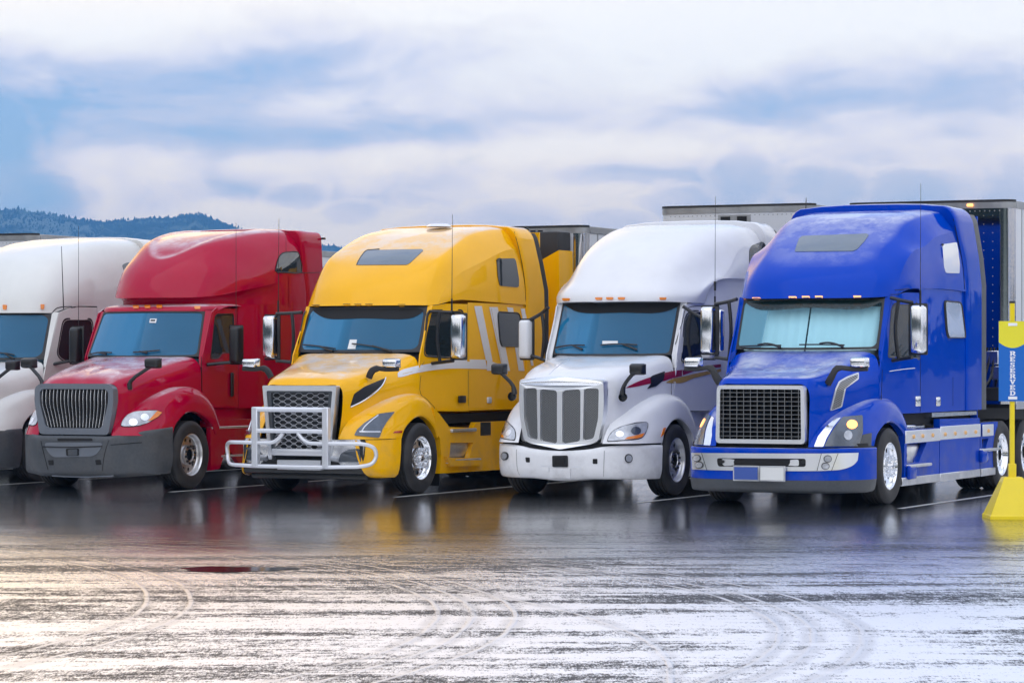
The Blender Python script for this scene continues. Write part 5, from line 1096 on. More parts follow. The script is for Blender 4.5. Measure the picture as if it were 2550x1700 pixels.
# ================================================================== blue truck
def blue():
    t = Truck('semi_truck', -13.7, 37.8, 'glossy blue semi truck with square chrome grille frame and lit amber lamps', 'truck', 'semi trucks parked in a row')
    mt = M['blue']; X = bodyX(1.225, .13, 0, 1.3)
    chassis(t, ylen=7.1, rimmat=M['chrome'])
    for sx in (1.2, -1.2): wheel(t.root, sx, 0, M['chrome'], 'spike', M['chrome'])
    rows = [[(0, .12, 2.745), (.45, .15, 2.745), (.85, .27, 2.75), (1.04, .46, 2.765), (1.11, .62, 2.79), (1.13, .72, 2.81), (1.15, .82, 2.84)],
            [(0, .26, 3.02), (.45, .29, 3.02), (.85, .40, 3.02), (1.0, .56, 3.03), (1.12, .76, 3.02), (1.17, .9, 2.98), (1.19, 1.05, 2.88)],
            [(0, .85, 3.42), (.43, .87, 3.42), (.80, .93, 3.42), (.94, 1.02, 3.40), (1.15, 1.15, 3.36), (1.195, 1.3, 3.1), (1.21, 1.42, 2.89)],
            [(0, 1.25, 3.64), (.46, 1.28, 3.64), (.80, 1.34, 3.64), (.96, 1.45, 3.62), (1.17, 1.7, 3.48), (1.205, 1.8, 3.2), (1.22, 1.9, 2.90)],
            [(0, 1.75, 3.87), (.5, 1.78, 3.88), (.82, 1.83, 3.87), (.98, 1.95, 3.83), (1.18, 2.15, 3.62), (1.215, 2.25, 3.25), (1.225, 2.4, 2.905)],
            [(0, 2.4, 4.0), (.5, 2.42, 4.0), (.84, 2.46, 3.99), (1.0, 2.55, 3.95), (1.19, 2.7, 3.70), (1.22, 2.85, 3.3), (1.23, 3.0, 2.90)],
            [(0, 2.95, 4.05), (.5, 2.96, 4.05), (.86, 2.98, 4.04), (1.04, 3.02, 3.99), (1.2, 3.1, 3.76), (1.225, 3.26, 3.35), (1.235, 3.45, 2.89)]]
    t.put('roof_fairing', patch(tuck(rows), 4, 5, full=True, cb=(4,)), mt)
    b = patch([[(0, .12, 2.747), (.85, .27, 2.752), (1.04, .46, 2.767), (1.15, .82, 2.842)], [(0, .45, 2.72), (.85, .58, 2.72), (1.0, .7, 2.73), (1.08, .95, 2.78)]], 3, 1, full=True); t.put('brow_underside', b, M['black'], surf=False)
    fr = lambda z: 2.88 + .56 * ss((4.02 - z) / 1.0); re_ = lambda z: 3.76 + .47 * ss((4.1 - z) / 1.1)
    rear_fairing(t, mt, fr, re_, ztop=4.13, zb=1.19, rb=.24, edgemat=M['grey'], ew=.3)
    pane, S = windscreen(t, (1.02, .47, 2.745), (1.02, .17, 2.06), .24, M['glassclear'], gw=.035, rad=.07)
    interior(t, .32, .95)
    # folded sun screens behind the glass
    for sx in (1, -1):
        G = []
        for v in np.linspace(0.10, 1.02, 8): G.append([(sx * (h_ * (1.0 - .02 * (1 - v))), .30 + (1 - v) * .27 - .20 * (1 - h_**2) + .008 * math.sin(h_ * 40), 2.04 + .66 * (1 - v)) for h_ in np.linspace(.012, .95, 40)])
        MB().grid(G).obj('sun_screen', M['shade'], t.root)
    hole = roundpoly([(.52, 2.66), (1.30, 2.68), (1.32, 1.93), (.30, 1.96)], [.12, .08, .08, .05])
    outer = [(.1, 1.98), (-.02, 1.7), (-.02, 1.4), (.62, 1.19), (1.36, 1.19), (1.36, 2.83), (.9, 2.83), (.50, 2.77)]
    doors = side_panel(t, 'door', outer, hole, X, mt)
    ypane(t, 'door_window', hole, X, M['sideglass'], -.01, parents=doors, frame=M['gasket'], fw=.03)
    b = MB(); b.grid([[(1.015, .46, 2.76), (X(.5, 2.75) + .002, .52, 2.78)], [(1.02, .17, 2.05), (X(.1, 2.0), .14, 2.0)], [(1.02, .15, 1.9), (X(.0, 1.9), .05, 1.88)]]); both(t, 'pillar', b, mt)
    sleeper(t, 'sleeper_side', mt, X, 1.365, 4.1, 1.19, 2.90)
    backwall(t, mt, 1.22, 4.15, 1.0, 4.0)
    w1 = roundpoly([(2.33, 3.53), (2.99, 3.57), (3.14, 3.2), (3.15, 3.13), (2.44, 3.13), (2.38, 3.22)], .08); w2 = roundpoly([(2.48, 2.74), (3.27, 2.73), (3.42, 2.3), (3.41, 2.23), (2.62, 2.23), (2.55, 2.32)], .09)
    UPW(t, 'X', [(725, 480), (860, 460), (872, 520), (888, 660), (885, 750), (760, 745), (742, 690)], M['bright']); ypane(t, 'sleeper_window', w2, lambda y, z: X(y, z) + .008, M['bright'], .012, frame=M['gasket'])
    hr = [[(0, -1.50, 1.60), (.35, -1.495, 1.60), (.56, -1.485, 1.59), (.62, -1.475, 1.52), (.635, -1.48, 1.2), (.64, -1.53, .80)],
          [(0, -1.44, 1.67), (.35, -1.43, 1.67), (.60, -1.39, 1.66), (.69, -1.34, 1.55), (.70, -1.34, 1.2), (.71, -1.38, .8)],
          [(0, -1.2, 1.73), (.36, -1.18, 1.73), (.66, -1.1, 1.70), (.77, -1.05, 1.56), (.79, -1.02, 1.25), (.80, -1.1, .8)],
          [(0, -.75, 1.79), (.36, -.75, 1.79), (.72, -.72, 1.77), (.88, -.7, 1.6), (.92, -.6, 1.3), (.94, -.6, .9)],
          [(0, -.3, 1.90), (.40, -.28, 1.90), (.85, -.25, 1.87), (1.0, -.22, 1.7), (1.02, -.2, 1.4), (1.03, -.2, 1.1)],
          [(0, 0, 2.03), (.5, .03, 2.03), (.98, .09, 1.98), (1.08, .02, 1.78), (1.09, -.02, 1.42), (1.10, -.02, 1.1)]]
    def scoop(p):
        d = ss((p[1] + 1.12) / .12) * ss((.30 + .35 * (p[1] + 1.1) - abs(p[0])) / .12) * (1 - ss((p[1] + .5) / .5))
        return p + np.array([0, 0, -.035 * d])
    t.put('hood', patch(hr, 6, 7, full=True, disp=scoop), mt)
    b = patch([[(0, 0, 2.028), (.5, .03, 2.028), (.98, .09, 1.978), (1.07, .12, 1.9)], [(0, .2, 2.05), (.5, .22, 2.05), (1.0, .28, 2.04), (1.07, .3, 2.0)]], 3, 2, full=True); t.put('cowl', b, M['black'])
    fender(t, mt, lambda x, y, z: (.66 + (x - .66) * 1.03, (y * 1.12 if y < 0 else y * 1.35), .79 + (z - .8) * .99))
    def br(z, dy, shr=0.0): return [(0, -1.60 + dy, z), (.5, -1.58 + dy, z), (.85, -1.47 + dy, z), (1.05, -1.30 + dy, z), (1.18, -1.08 + dy * .8, z), (1.245 - shr, -.84 + dy * .5, z), (1.25 - shr, -.60, z)]
    t.put('bumper', bumper_patch([br(.775, .06, .02), br(.765, -.01), br(.70, -.015), br(.48, -.01), br(.36, .0)]), mt)
    t.put('bumper_apron', bumper_patch([br(.36, -.004), br(.22, .06, .03), br(.19, .16, .06)]), M['grey'])
    b = bumper_patch([br(.83, .12, .04), br(.76, .08, .03)]); t.put('bumper_gap', b, M['gap'], surf=False)
    t.band('bumper_trim', Rg('W', [(112, 1045), (400, 1048), (900, 1051), (1430, 1052), (1790, 1045)]), Rg('W', [(120, 1205), (400, 1215), (900, 1222), (1500, 1219), (1640, 1205), (1740, 1165), (1780, 1120)]), M['satin'], .012, mirror=False, n=60, m=5)
    t.lay('bumper_grille', Rg('W', [(418, 1098), (1280, 1103), (1280, 1182), (430, 1178)]), M['gap'], .018, rad=6, rings=2, sub=7)
    for p in ((470, 1132), (1258, 1133)):
        q = [(p[0] + 24 * math.cos(R(a)), p[1] + 18 * math.sin(R(a))) for a in range(0, 360, 40)]; t.lay('tow_hook', Rg('W', q), M['black'], .03, rings=1, sub=5)
    for q in ([(270, 1050), (320, 1215)], [(1432, 1052), (1390, 1220)], [(1592, 1052), (1530, 1218)]): t.stroke('bumper_seam', Rg('W', q), M['gap'], .004, .012)
    for p in ((1492, 1105), (1470, 1175), (225, 1098), (248, 1165)):
        q = [(p[0] + 40 * math.cos(R(a)), p[1] + 36 * math.sin(R(a))) for a in range(0, 360, 24)]; o = t.lay('fog_lamp', Rg('W', q), M['gasket'], .018, rings=2, sub=5)
        q = [(p[0] + 33 * math.cos(R(a)), p[1] + 29 * math.sin(R(a))) for a in range(0, 360, 24)]; t.lay('fog_lens', Rg('W', q), M['lens'], .026, rings=2, sub=5, parent=o)
    fr_ = MB().box(-.345, .015, -1.68, -1.655, .345, .545, .004); o = fr_.obj('licence_plate', M['alu'], t.root); MB().box(-.325, -.002, -1.69, -1.68, .365, .525).obj('plate_face', M['plateb'], o, smooth=False)
    fr_ = MB().box(.02, .375, -1.68, -1.655, .345, .545, .004); o = fr_.obj('licence_plate', M['alu'], t.root); MB().box(.04, .355, -1.69, -1.68, .362, .528).obj('plate_face', M['platew'], o, smooth=False)
    # grille
    fo = roundpoly([(-.60, 1.585), (.60, 1.585), (.62, .83), (-.62, .83)], .06); fi = roundpoly([(-.555, 1.535), (.555, 1.535), (.565, .885), (-.565, .885)], .03)
    g = MB().prism(fo, -1.60, -1.47, 'y', holes=[fi]).obj('grille', M['satin'], t.root, smooth=False)
    MB().prism(fi, -1.50, -1.47, 'y').obj('grille_screen', M['gap'], g, smooth=False)
    vb = MB().box(-.006, .006, -1.575, -1.50, .885, 1.535).mesh('grille_bar'); vb.materials.append(M['gap']); hb = MB().box(-.56, .56, -1.58, -1.51, -.006, .006).mesh('grille_bar'); hb.materials.append(M['gap'])
    ve = MB().box(-.0025, .0025, -1.579, -1.575, .885, 1.535).mesh('bar_edge'); ve.materials.append(M['rail']); he = MB().box(-.56, .56, -1.584, -1.58, -.0025, .0025).mesh('bar_edge'); he.materials.append(M['rail'])
    for k in range(12):
        for me, n_ in ((vb, 'grille_bar'), (ve, 'bar_edge')): o = bpy.data.objects.new(n_, me); COL.objects.link(o); o.parent = g; o.location = (-.52 + k * 1.04 / 11, 0, 0)
    for k in range(11):
        for me, n_ in ((hb, 'grille_bar'), (he, 'bar_edge')): o = bpy.data.objects.new(n_, me); COL.objects.link(o); o.parent = g; o.location = (0, 0, .925 + k * .0565)
    # lamps
    t.lay('headlight', Rg('W', [(1458, 988), (1500, 900), (1560, 800), (1640, 702), (1830, 682), (1832, 850), (1800, 970), (1790, 985)]), M['lensgrey'], .014, rad=4, mirror=True, sub=6)
    t.lay('lamp_bezel', Rg('W', [(1360, 990), (1400, 890), (1480, 790), (1560, 722), (1625, 705), (1545, 800), (1480, 910), (1450, 990)]), M['chrome'], .010, rad=3, mirror=True, sub=6)
    t.lay('lamp_surround', Rg('W', [(1800, 985), (1835, 870), (1920, 852), (1915, 980)]), M['grey'], .008, rad=2, mirror=True, sub=6)
    for c_, rx, ry, m_, n_, off in (((1725, 775), 50, 42, 'amberlit', 'turn_lamp', .022), ((1685, 880), 40, 48, 'lens', 'lamp_projector', .022)):
        q = [(c_[0] + rx * math.cos(R(a)), c_[1] + ry * math.sin(R(a))) for a in range(0, 360, 24)]; t.lay(n_, Rg('W', q), M[m_], off, mirror=True, rings=2, sub=6)
    t.lay('hood_vent', Rg('W', [(1512, 640), (1530, 560), (1565, 420), (1600, 350), (1680, 305), (1795, 262), (1793, 335), (1700, 362), (1670, 400), (1630, 600)]), M['alu'], .010, rad=4, mirror=True, sub=6)
    t.lay('vent_mesh', Rg('W', [(1527, 628), (1545, 560), (1580, 425), (1612, 362), (1685, 320), (1782, 283), (1780, 325), (1690, 350), (1655, 395), (1615, 595)]), M['mesh'], .014, rad=4, mirror=True, sub=6)
    for p in Rg('V', [(333, 1035), (685, 1025), (813, 1022), (940, 1020), (1313, 1018)]): marker(t, p[0], p[1], 10, 4, M['ambersoft'])
    t.band('shade_band', Rg('V', [(230, 1068), (850, 1045), (1555, 1035)]), Rg('V', [(240, 1085), (350, 1140), (850, 1125), (1400, 1130), (1550, 1060)]), MATS['shade_strip'], .007, mirror=False, parent=pane)
    t.lay('skylight', Rg('V', [(703, 577), (715, 530), (745, 450), (775, 425), (1400, 402), (1428, 412), (1380, 480), (1310, 555), (1270, 572)]), M['skyglass'], .008, rad=3)
    t.stroke('door_seam', Rg('Y', [(175, 150), (170, 300), (165, 430)]), M['gap'], .005, .001); t.stroke('body_seam', Rg('V', [(1680, 950), (1900, 935), (2350, 945)]), M['gap'], .006, .001)
    t.stroke('body_seam', Rg('X', [(250, 945), (500, 945), (940, 955), (1090, 965)]), M['gap'], .005, .002); t.stroke('roof_seam', Rg('X', [(820, 175), (870, 400), (925, 700), (940, 900)]), M['gap'], .006, .001)
    t.stroke('body_seam', Rg('Y', [(528, 0), (528, 300), (528, 540)]), M['gap'], .004, .001); t.stroke('pin_stripe', Rg('Y', [(240, 165), (380, 145), (530, 132), (800, 130), (1040, 132)]), M['silverline'], .005, .002, mirror=True)
    t.stroke('hatch_seam', Rg('Y', [(832, 220), (832, 540)]), M['gap'], .003, .001)
    b = MB().box(1.215, 1.245, 1.12, 1.32, 1.28, 1.42, .012, 2); both(t, 'door_handle', b, M['chrome'], surf=False)
    b = MB().box(1.22, 1.255, 2.02, 2.2, 1.27, 1.40, .02, 2); both(t, 'hatch_handle', b, M['chrome'], surf=False)
    # sides below the cab
    b = MB().prism([(.5, 1.18), (4.2, 1.18), (4.2, 1.02), (.6, 1.02)], 1.0, 1.1, 'x'); both(t, 'rocker_panel', b, M['dark'], surf=False, smooth=False)
    b = MB().prism([(1.95, 1.18), (4.1, 1.17), (4.1, 1.12), (1.95, 1.12)], 1.1, 1.2, 'x'); both(t, 'chrome_rail', b, M['chrome'], surf=False, smooth=False)
    side_skirt(t, mt, [(.62, .97), (2.17, .97), (2.17, .33), (.60, .33)], 1.15, 1.235, holes=[[(.72, .78), (1.60, .78), (1.25, .52), (.72, .52)]])
    side_skirt(t, mt, [(2.19, 1.09), (4.12, 1.07), (4.12, .33), (2.19, .33)], 1.15, 1.24)
    side_skirt(t, mt, [(4.2, 1.0), (5.1, 1.0), (5.0, .33), (4.2, .33)], 1.15, 1.225, holes=[[(4.28, .76), (4.62, .76), (4.35, .5), (4.28, .5)]])
    for y0, y1, z0, z1 in ((.62, 2.17, .79, .96), (2.19, 4.12, .80, .985), (4.24, 4.78, .80, .97)):
        b = MB().box(1.235, 1.255, y0, y1, z0, z1, .006); both(t, 'chrome_panel', b, M['satin'], surf=False)
    for y0, y1 in ((.50, 2.17), (2.19, 4.12), (4.2, 4.9)):
        b = MB().box(1.14, 1.25, y0, y1, .22, .33, .01); both(t, 'chrome_rail', b, M['alu'], surf=False)
    for y in (.95, 1.35, 1.80, 2.38, 2.85, 3.35, 3.85, 4.5):
        for sx in (1, -1):
            b = MB().lathe([(.03, 0), (.028, .02), (.0001, .03)], 10, 'x', (1.255, y, .875)); b.v = [(sx * v[0], v[1], v[2]) for v in b.v]; b.obj('side_lamp', principled('pale_side_lamp', (.80, .45, .15), .2, coat=1.0), t.root)
    for y0, y1, z in ((.7, 1.65, .50), (4.1, 4.95, .62)):
        b = MB().box(1.08, 1.30, y0, y1, z - .04, z, .01); both(t, 'step', b, M['alu'], surf=False); b = MB().box(1.235, 1.30, y0 - .03, y0 + .28, z - .20, z - .005, .03, 2); both(t, 'step_bracket', b, mt, surf=False)
    b = MB().box(.9, 1.18, .8, 1.7, .97, 1.03, .02); both(t, 'tank_strap', b, M['chrome'], surf=False)
    hood_mirror(t, (1.16, -1.05, 1.88), (.75, -1.1, 1.60), M['chrome'], M['steel'], (.27, .14, .15), kind='strap')
    door_mirror(t, 1.38, 1.63, .35, 2.0, 2.65, M['chrome'], (1.10, .42, [(1.90, 1.95), (2.75, 2.68)]))
    antenna(t, 1.60, .17, 2.62, 4.26, thick=.005); antenna(t, -1.25, 3.6, 4.05, 4.3, thick=.01, base=False)
    wiper(t, Rg('V', [(180, 1508), (380, 1500), (580, 1498)]), Rg('V', [(360, 1497), (450, 1482), (570, 1515)]), pane)
    wiper(t, Rg('V', [(755, 1492), (950, 1490), (1190, 1495)]), Rg('V', [(950, 1485), (1050, 1473), (1180, 1512)]), pane)
    return t

# ================================================================== white truck cut by the left edge
def left_white():
    t = Truck('semi_truck', -27.98, 38.95, 'cream white semi truck with rounded roof cut off by the left edge of the photo', 'truck', 'semi trucks parked in a row')
    mt = M['cream']; X = bodyX(1.2, .12, .2, 1.5, tumble=.06)
    chassis(t, rimmat=M['alu'])
    for sx in (1.2, -1.2): wheel(t.root, sx, 0, M['alu'], 'nut', M['steel'], cap=False)
    rows = [[(0, .36, 2.66), (.45, .40, 2.66), (.8, .50, 2.66), (.98, .68, 2.665), (1.06, .84, 2.72), (1.10, 1.0, 2.76), (1.12, 1.2, 2.775)],
            [(0, .42, 2.95), (.45, .46, 2.95), (.8, .58, 2.95), (.99, .80, 2.95), (1.09, 1.02, 2.95), (1.14, 1.25, 2.9), (1.16, 1.45, 2.78)],
            [(0, .60, 3.25), (.44, .64, 3.25), (.78, .80, 3.25), (.97, 1.05, 3.25), (1.09, 1.35, 3.2), (1.15, 1.6, 3.05), (1.17, 1.75, 2.78)],
            [(0, .90, 3.52), (.44, .96, 3.52), (.76, 1.12, 3.52), (.95, 1.4, 3.49), (1.09, 1.75, 3.36), (1.16, 2.0, 3.12), (1.18, 2.15, 2.78)],
            [(0, 1.4, 3.75), (.44, 1.45, 3.75), (.76, 1.6, 3.73), (.96, 1.9, 3.67), (1.11, 2.2, 3.48), (1.17, 2.4, 3.18), (1.19, 2.5, 2.78)],
            [(0, 2.2, 3.90), (.44, 2.24, 3.90), (.8, 2.35, 3.87), (1.0, 2.5, 3.78), (1.13, 2.7, 3.55), (1.18, 2.8, 3.2), (1.2, 2.85, 2.78)],
            [(0, 3.0, 3.93), (.44, 3.02, 3.93), (.84, 3.05, 3.91), (1.04, 3.1, 3.82), (1.15, 3.2, 3.6), (1.19, 3.25, 3.25), (1.2, 3.3, 2.78)]]
    t.put('roof_fairing', patch(tuck(rows), 4, 5, full=True), mt)
    fr = lambda z: 3.05 + .2 * ss((3.95 - z) / .9); re_ = lambda z: 3.5 + .2 * ss((4.0 - z) / 1.0)
    rear_fairing(t, mt, fr, re_, ztop=3.95, zb=1.16, xs=1.215, rb=.26)
    pane, S = windscreen(t, (.97, .66, 2.66), (1.0, .38, 1.92), .24, M['glass'], gw=.04, rad=.12)
    interior(t, .52, .9)
    hole = roundpoly([(.80, 2.55), (1.47, 2.56), (1.50, 2.1), (1.44, 1.92), (.75, 1.90), (.60, 2.0)], .1)
    outer = [(.34, 1.9), (.25, 1.6), (.2, 1.3), (.4, 1.17), (1.62, 1.17), (1.62, 2.76), (1.0, 2.76), (.68, 2.66)]
    doors = side_panel(t, 'door', outer, hole, X, mt)
    ypane(t, 'door_window', hole, X, M['sideglass'], -.01, parents=doors, frame=M['gasket'], fw=.035)
    b = MB(); b.grid([[(.97, .65, 2.67), (X(.7, 2.66) + .002, .70, 2.67)], [(1.0, .38, 1.92), (X(.33, 1.9) + .002, .37, 1.9)], [(1.0, .36, 1.8), (X(.3, 1.8), .3, 1.8)]]); both(t, 'pillar', b, mt)
    sleeper(t, 'sleeper_side', mt, X, 1.625, 3.6, 1.17, 2.78)
    backwall(t, mt, 1.19, 3.7, 1.0, 3.85)
    t.lay('sleeper_window', Rg('A', [(1192, 625), (1230, 605), (1290, 600), (1335, 625), (1300, 700), (1262, 760), (1215, 700)]), M['lensgrey'], .008, rad=4, mirror=True, sub=6)
    hr = [[(0, -1.25, 1.50), (.4, -1.22, 1.49), (.62, -1.15, 1.46), (.70, -1.1, 1.38), (.72, -1.1, 1.1), (.68, -1.15, .8)],
          [(0, -1.05, 1.60), (.4, -1.02, 1.59), (.68, -.95, 1.56), (.80, -.9, 1.42), (.82, -.9, 1.15), (.82, -.95, .85)],
          [(0, -.6, 1.70), (.42, -.58, 1.70), (.78, -.52, 1.66), (.92, -.48, 1.48), (.95, -.45, 1.25), (.96, -.45, .95)],
          [(0, 0, 1.83), (.45, .02, 1.83), (.88, .06, 1.79), (1.03, .1, 1.62), (1.05, .1, 1.40), (1.06, .1, 1.1)],
          [(0, .22, 1.89), (.5, .26, 1.89), (.98, .34, 1.86), (1.06, .28, 1.7), (1.08, .22, 1.42), (1.09, .2, 1.1)]]
    t.put('hood', patch(hr, 5, 5, full=True), mt)
    fender(t, mt, lambda x, y, z: (x, y * (.95 if y < 0 else 1.1), .82 + (z - .8) * 1.0))
    def br(z, dy, s_=0): return [(0, -1.34 + dy, z), (.5, -1.30 + dy, z), (.85, -1.17 + dy, z), (1.05, -.98 + dy, z), (1.19, -.78 + dy, z + .02), (1.25 - s_, -.58, z + .03)]
    t.put('bumper', bumper_patch([br(.82, .08, .02), br(.81, 0), br(.5, .0), br(.28, .04, .03), br(.22, .14, .06)]), M['grey'])
    fo = roundpoly([(-.62, 1.45), (.62, 1.45), (.55, .85), (-.55, .85)], .06); g = MB().prism(fo, -1.30, -1.15, 'y').obj('grille', M['black'], t.root, smooth=False)
    for k in range(8): MB().box(-.55, .55, -1.33, -1.29, .90 + .07 * k, .915 + .07 * k).obj('grille_bar', M['silverline'], g, smooth=False)
    lampbar(t, Rg('A', [(50, 1040)]), M['amber'], 5, 10); lampbar(t, Rg('A', [(413, 1035)]), M['amber'], 5, 10)
    t.stroke('door_seam', Rg('A', [(495, 1120), (520, 1080), (560, 1045), (700, 1032), (1000, 1035)]), M['gap'], .008, .001)
    b = MB().prism([(.45, 1.16), (3.6, 1.16), (3.6, .25), (.6, .25), (.6, .9)], 1.1, 1.19, 'x'); both(t, 'side_skirt', b, mt, smooth=False)
    hood_mirror(t, (1.16, -.72, 1.83), (.86, -.78, 1.45), M['black'], M['black'], (.25, .13, .17))
    door_mirror(t, 1.32, 1.53, .60, 1.86, 2.41, M['black'], (1.06, .5, [(1.84, 1.9)]), depth=.14)
    antenna(t, 1.12, .75, 2.72, 3.72, thick=.009, base=False, lean=-.06)
    wiper(t, Rg('A', [(0, 1490), (100, 1500), (150, 1512)]), Rg('A', [(60, 1500), (140, 1545)]), pane)
    return t

def copy_tree(o, parent=None):
    c = o.copy(); COL.objects.link(c)
    if parent is not None: c.parent = parent
    for ch in [q for q in o.children]: copy_tree(ch, c)
    return c

# ================================================================== trailers
def rrcorner(hw, r, n=6):
    return [(hw - r + r * math.sin(R(90 * k / n)), r - r * math.cos(R(90 * k / n))) for k in range(n + 1)]
def trailer(ox, oy, y0, L, zt, label, front='white', zb=1.25, hw=1.3, cr_=.2, vents=False, unit=False, ruck=None):
    t = Truck('box_trailer', ox, oy, label, 'trailer', 'trailers behind the trucks'); r_ = t.root
    fm = M['trailer'] if front == 'white' else M['polished']
    MB().box(-hw + cr_, hw - cr_, y0, y0 + .03, zb, zt - .12).obj('front_wall', fm, r_, smooth=False)
    for sx in (1, -1):
        c = [(sx * x, y0 + y) for x, y in rrcorner(hw, cr_)]
        MB().grid([[(x, y, zb) for x, y in c], [(x, y, zt - .12) for x, y in c]]).obj('corner_post', M['polished'] if front != 'white' or sx > 0 and unit else M['trailer'], r_)
        MB().grid([[(sx * hw, y, zb) for y in (y0 + cr_, y0 + L)], [(sx * hw, y, zt - .12) for y in (y0 + cr_, y0 + L)]]).obj('side_wall', M['trailer'], r_, smooth=False)
        b = MB()
        for k in range(int(L / .61)): b.box(sx * hw - .004, sx * hw + .006, y0 + cr_ + .3 + k * .61, y0 + cr_ + .33 + k * .61, zb, zt - .12)
        tag(b.obj('panel_joint', M['rail'], r_, smooth=False), kind='stuff')
        MB().box(sx * hw - .02, sx * hw + .015, y0 + cr_, y0 + L, zt - .13, zt - .02, .005).obj('roof_rail', M['rail'], r_)
        MB().box(sx * hw - .02, sx * hw + .012, y0 + cr_, y0 + L, zb - .08, zb + .04, .005).obj('side_rail', M['alu'], r_)
    # front header rail with the same rounded corners
    P = [(-x, y) for x, y in rrcorner(hw + .01, cr_)][::-1] + rrcorner(hw + .01, cr_)
    MB().grid([[(x, y0 + y - .012, z) for x, y in P] for z in (zt - .13, zt - .03)]).obj('header_rail', M['rail'], r_)
    MB().grid([[(x, y0 + y - .02, z) for x, y in P] for z in (zt - .035, zt)]).obj('roof_edge', M['steel'], r_)
    MB().box(-hw + .02, hw - .02, y0 + cr_ * .5, y0 + L, zt - .05, zt - .015).obj('roof', M['trailer'], r_, smooth=False)
    MB().box(-hw + .02, hw - .02, y0 + .1, y0 + L, zb - .06, zb).obj('floor', M['steel'], r_, smooth=False); MB().box(-hw, hw, y0 + L - .03, y0 + L, zb, zt - .1).obj('rear_doors', M['trailer'], r_, smooth=False)
    b = MB()
    xs = [-1.0, -.86, -.5, .5, .86, 1.0]
    for x in xs:
        z = zb + .1
        while z < zt - .2: b.lathe([(.008, 0), (.0001, -.006)], 5, 'y', (x, y0 - .001, z)); z += .13
    for k in range(30): b.lathe([(.011, 0), (.0001, -.01)], 5, 'y', (-1.1 + k * .076, y0 - .001, zt - .17))
    tag(b.obj('rivets', M['rail'], r_, smooth=False), kind='stuff')
    if vents:
        MB().box(-.28, .27, y0 - .02, y0, zt - .31, zt - .16, .004).obj('vent_plate', M['rail'], r_)
        for x in (-.23, .05): MB().box(x, x + .16, y0 - .03, y0 - .015, zt - .29, zt - .19).obj('vent_opening', M['gap'], r_, smooth=False)
    if unit:
        y1 = y0 - .55
        b = MB().prism([(-.95, 1.9), (1.08, 1.9), (1.12, 2.6), (1.10, zt - .42), (.62, zt - .66), (-.62, zt - .66), (-.95, zt - .42)], y1, y0 - .02, 'y'); b.obj('cooling_unit_cover', M['yellow'], r_, smooth=False)
        MB().box(-.93, 1.07, y1 + .04, y0 - .02, zt - .7, zt - .12, .03, 2).obj('cooling_unit_top', M['steel'], r_)
        for x in (.55, .68): MB().lathe([(.04, -.01), (.045, .03), (.0001, .04)], 10, 'z', (x, y1 + .2, zt - .12)).obj('unit_cap', M['black'], r_)
        b = MB().tube([(.42 + .05 * math.cos(a), y1 + .2, zt - .09 + .05 * math.sin(a)) for a in np.linspace(0, math.pi, 9)], .014, 6); b.obj('lifting_eye', M['black'], r_)
        MB().box(.9, 1.06, y1 - .01, y1 + .02, 1.95, 2.2, .01).obj('unit_panel', M['gap'], r_)
    for sx in (1, -1):
        MB().box(sx * 1.0 - .06, sx * 1.0 + .06, y0 + 2.4, y0 + 2.52, .15, zb).obj('landing_leg', M['steel'], r_, smooth=False)
        for y in (y0 + L - 3.2, y0 + L - 1.9):
            wheel(r_, sx * 1.2, y, M['alu'], far=True)
        b = MB().box(sx * .55 - .04, sx * .55 + .04, y0 + .3, y0 + L, zb - .35, zb - .06).obj('frame_rail', M['steel'], r_, smooth=False)
    return t
def trailers():
    t = trailer(-31.66, 38.6, 5.33, 14, 4.16, 'grey box trailer with dark roof edge at the far left of the photo')
    t = trailer(-27.98, 38.95, 5.2, 15, 3.93, 'low white trailer showing in the gap between the red and yellow trucks')
    MB().box(1.301, 1.306, 6, 20, 3.35, 3.62).obj('side_band', principled('sky_blue_band', (.12, .34, .55), .35, coat=.3), t.root, smooth=False)
    t = trailer(-20.81, 38.01, 5.6, 15, 4.08, 'box trailer with polished corner and yellow cooling unit behind the yellow truck', unit=True)
    t = trailer(-17.16, 38.81, 5.4, 15, 4.38, 'tall white riveted box trailer with two small vents behind the white truck', vents=True)
    t = trailer(-13.7, 37.8, 5.6, 15, 4.32, 'box trailer with polished steel front and corner posts behind the blue truck', front='polished')
    MB().box(.62, .70, 5.52, 5.585, 4.22, 4.26, .004).obj('clearance_lamp', M['amberlit'], t.root)
    # service boxes and hoses between blue cab and its trailer
    for x0, x1, z0, z1, m_ in ((.9, 1.12, 1.85, 2.05, 'alu'), (1.0, 1.2, 1.62, 1.82, 'alu'), (.88, 1.25, 1.30, 1.5, 'steel')): MB().box(x0, x1, 5.48, 5.6, z0, z1, .01).obj('service_box', M[m_], t.root)
    for k in range(3): MB().tube(cr([(.3 + .2 * k, 4.4, 1.7), (.4 + .2 * k, 4.9, 1.2 + .1 * k), (.8 + .1 * k, 5.4, 1.6), (.95 + .05 * k, 5.5, 2.1)], 6), .016, 6).obj('air_hose', M['black'], t.root)

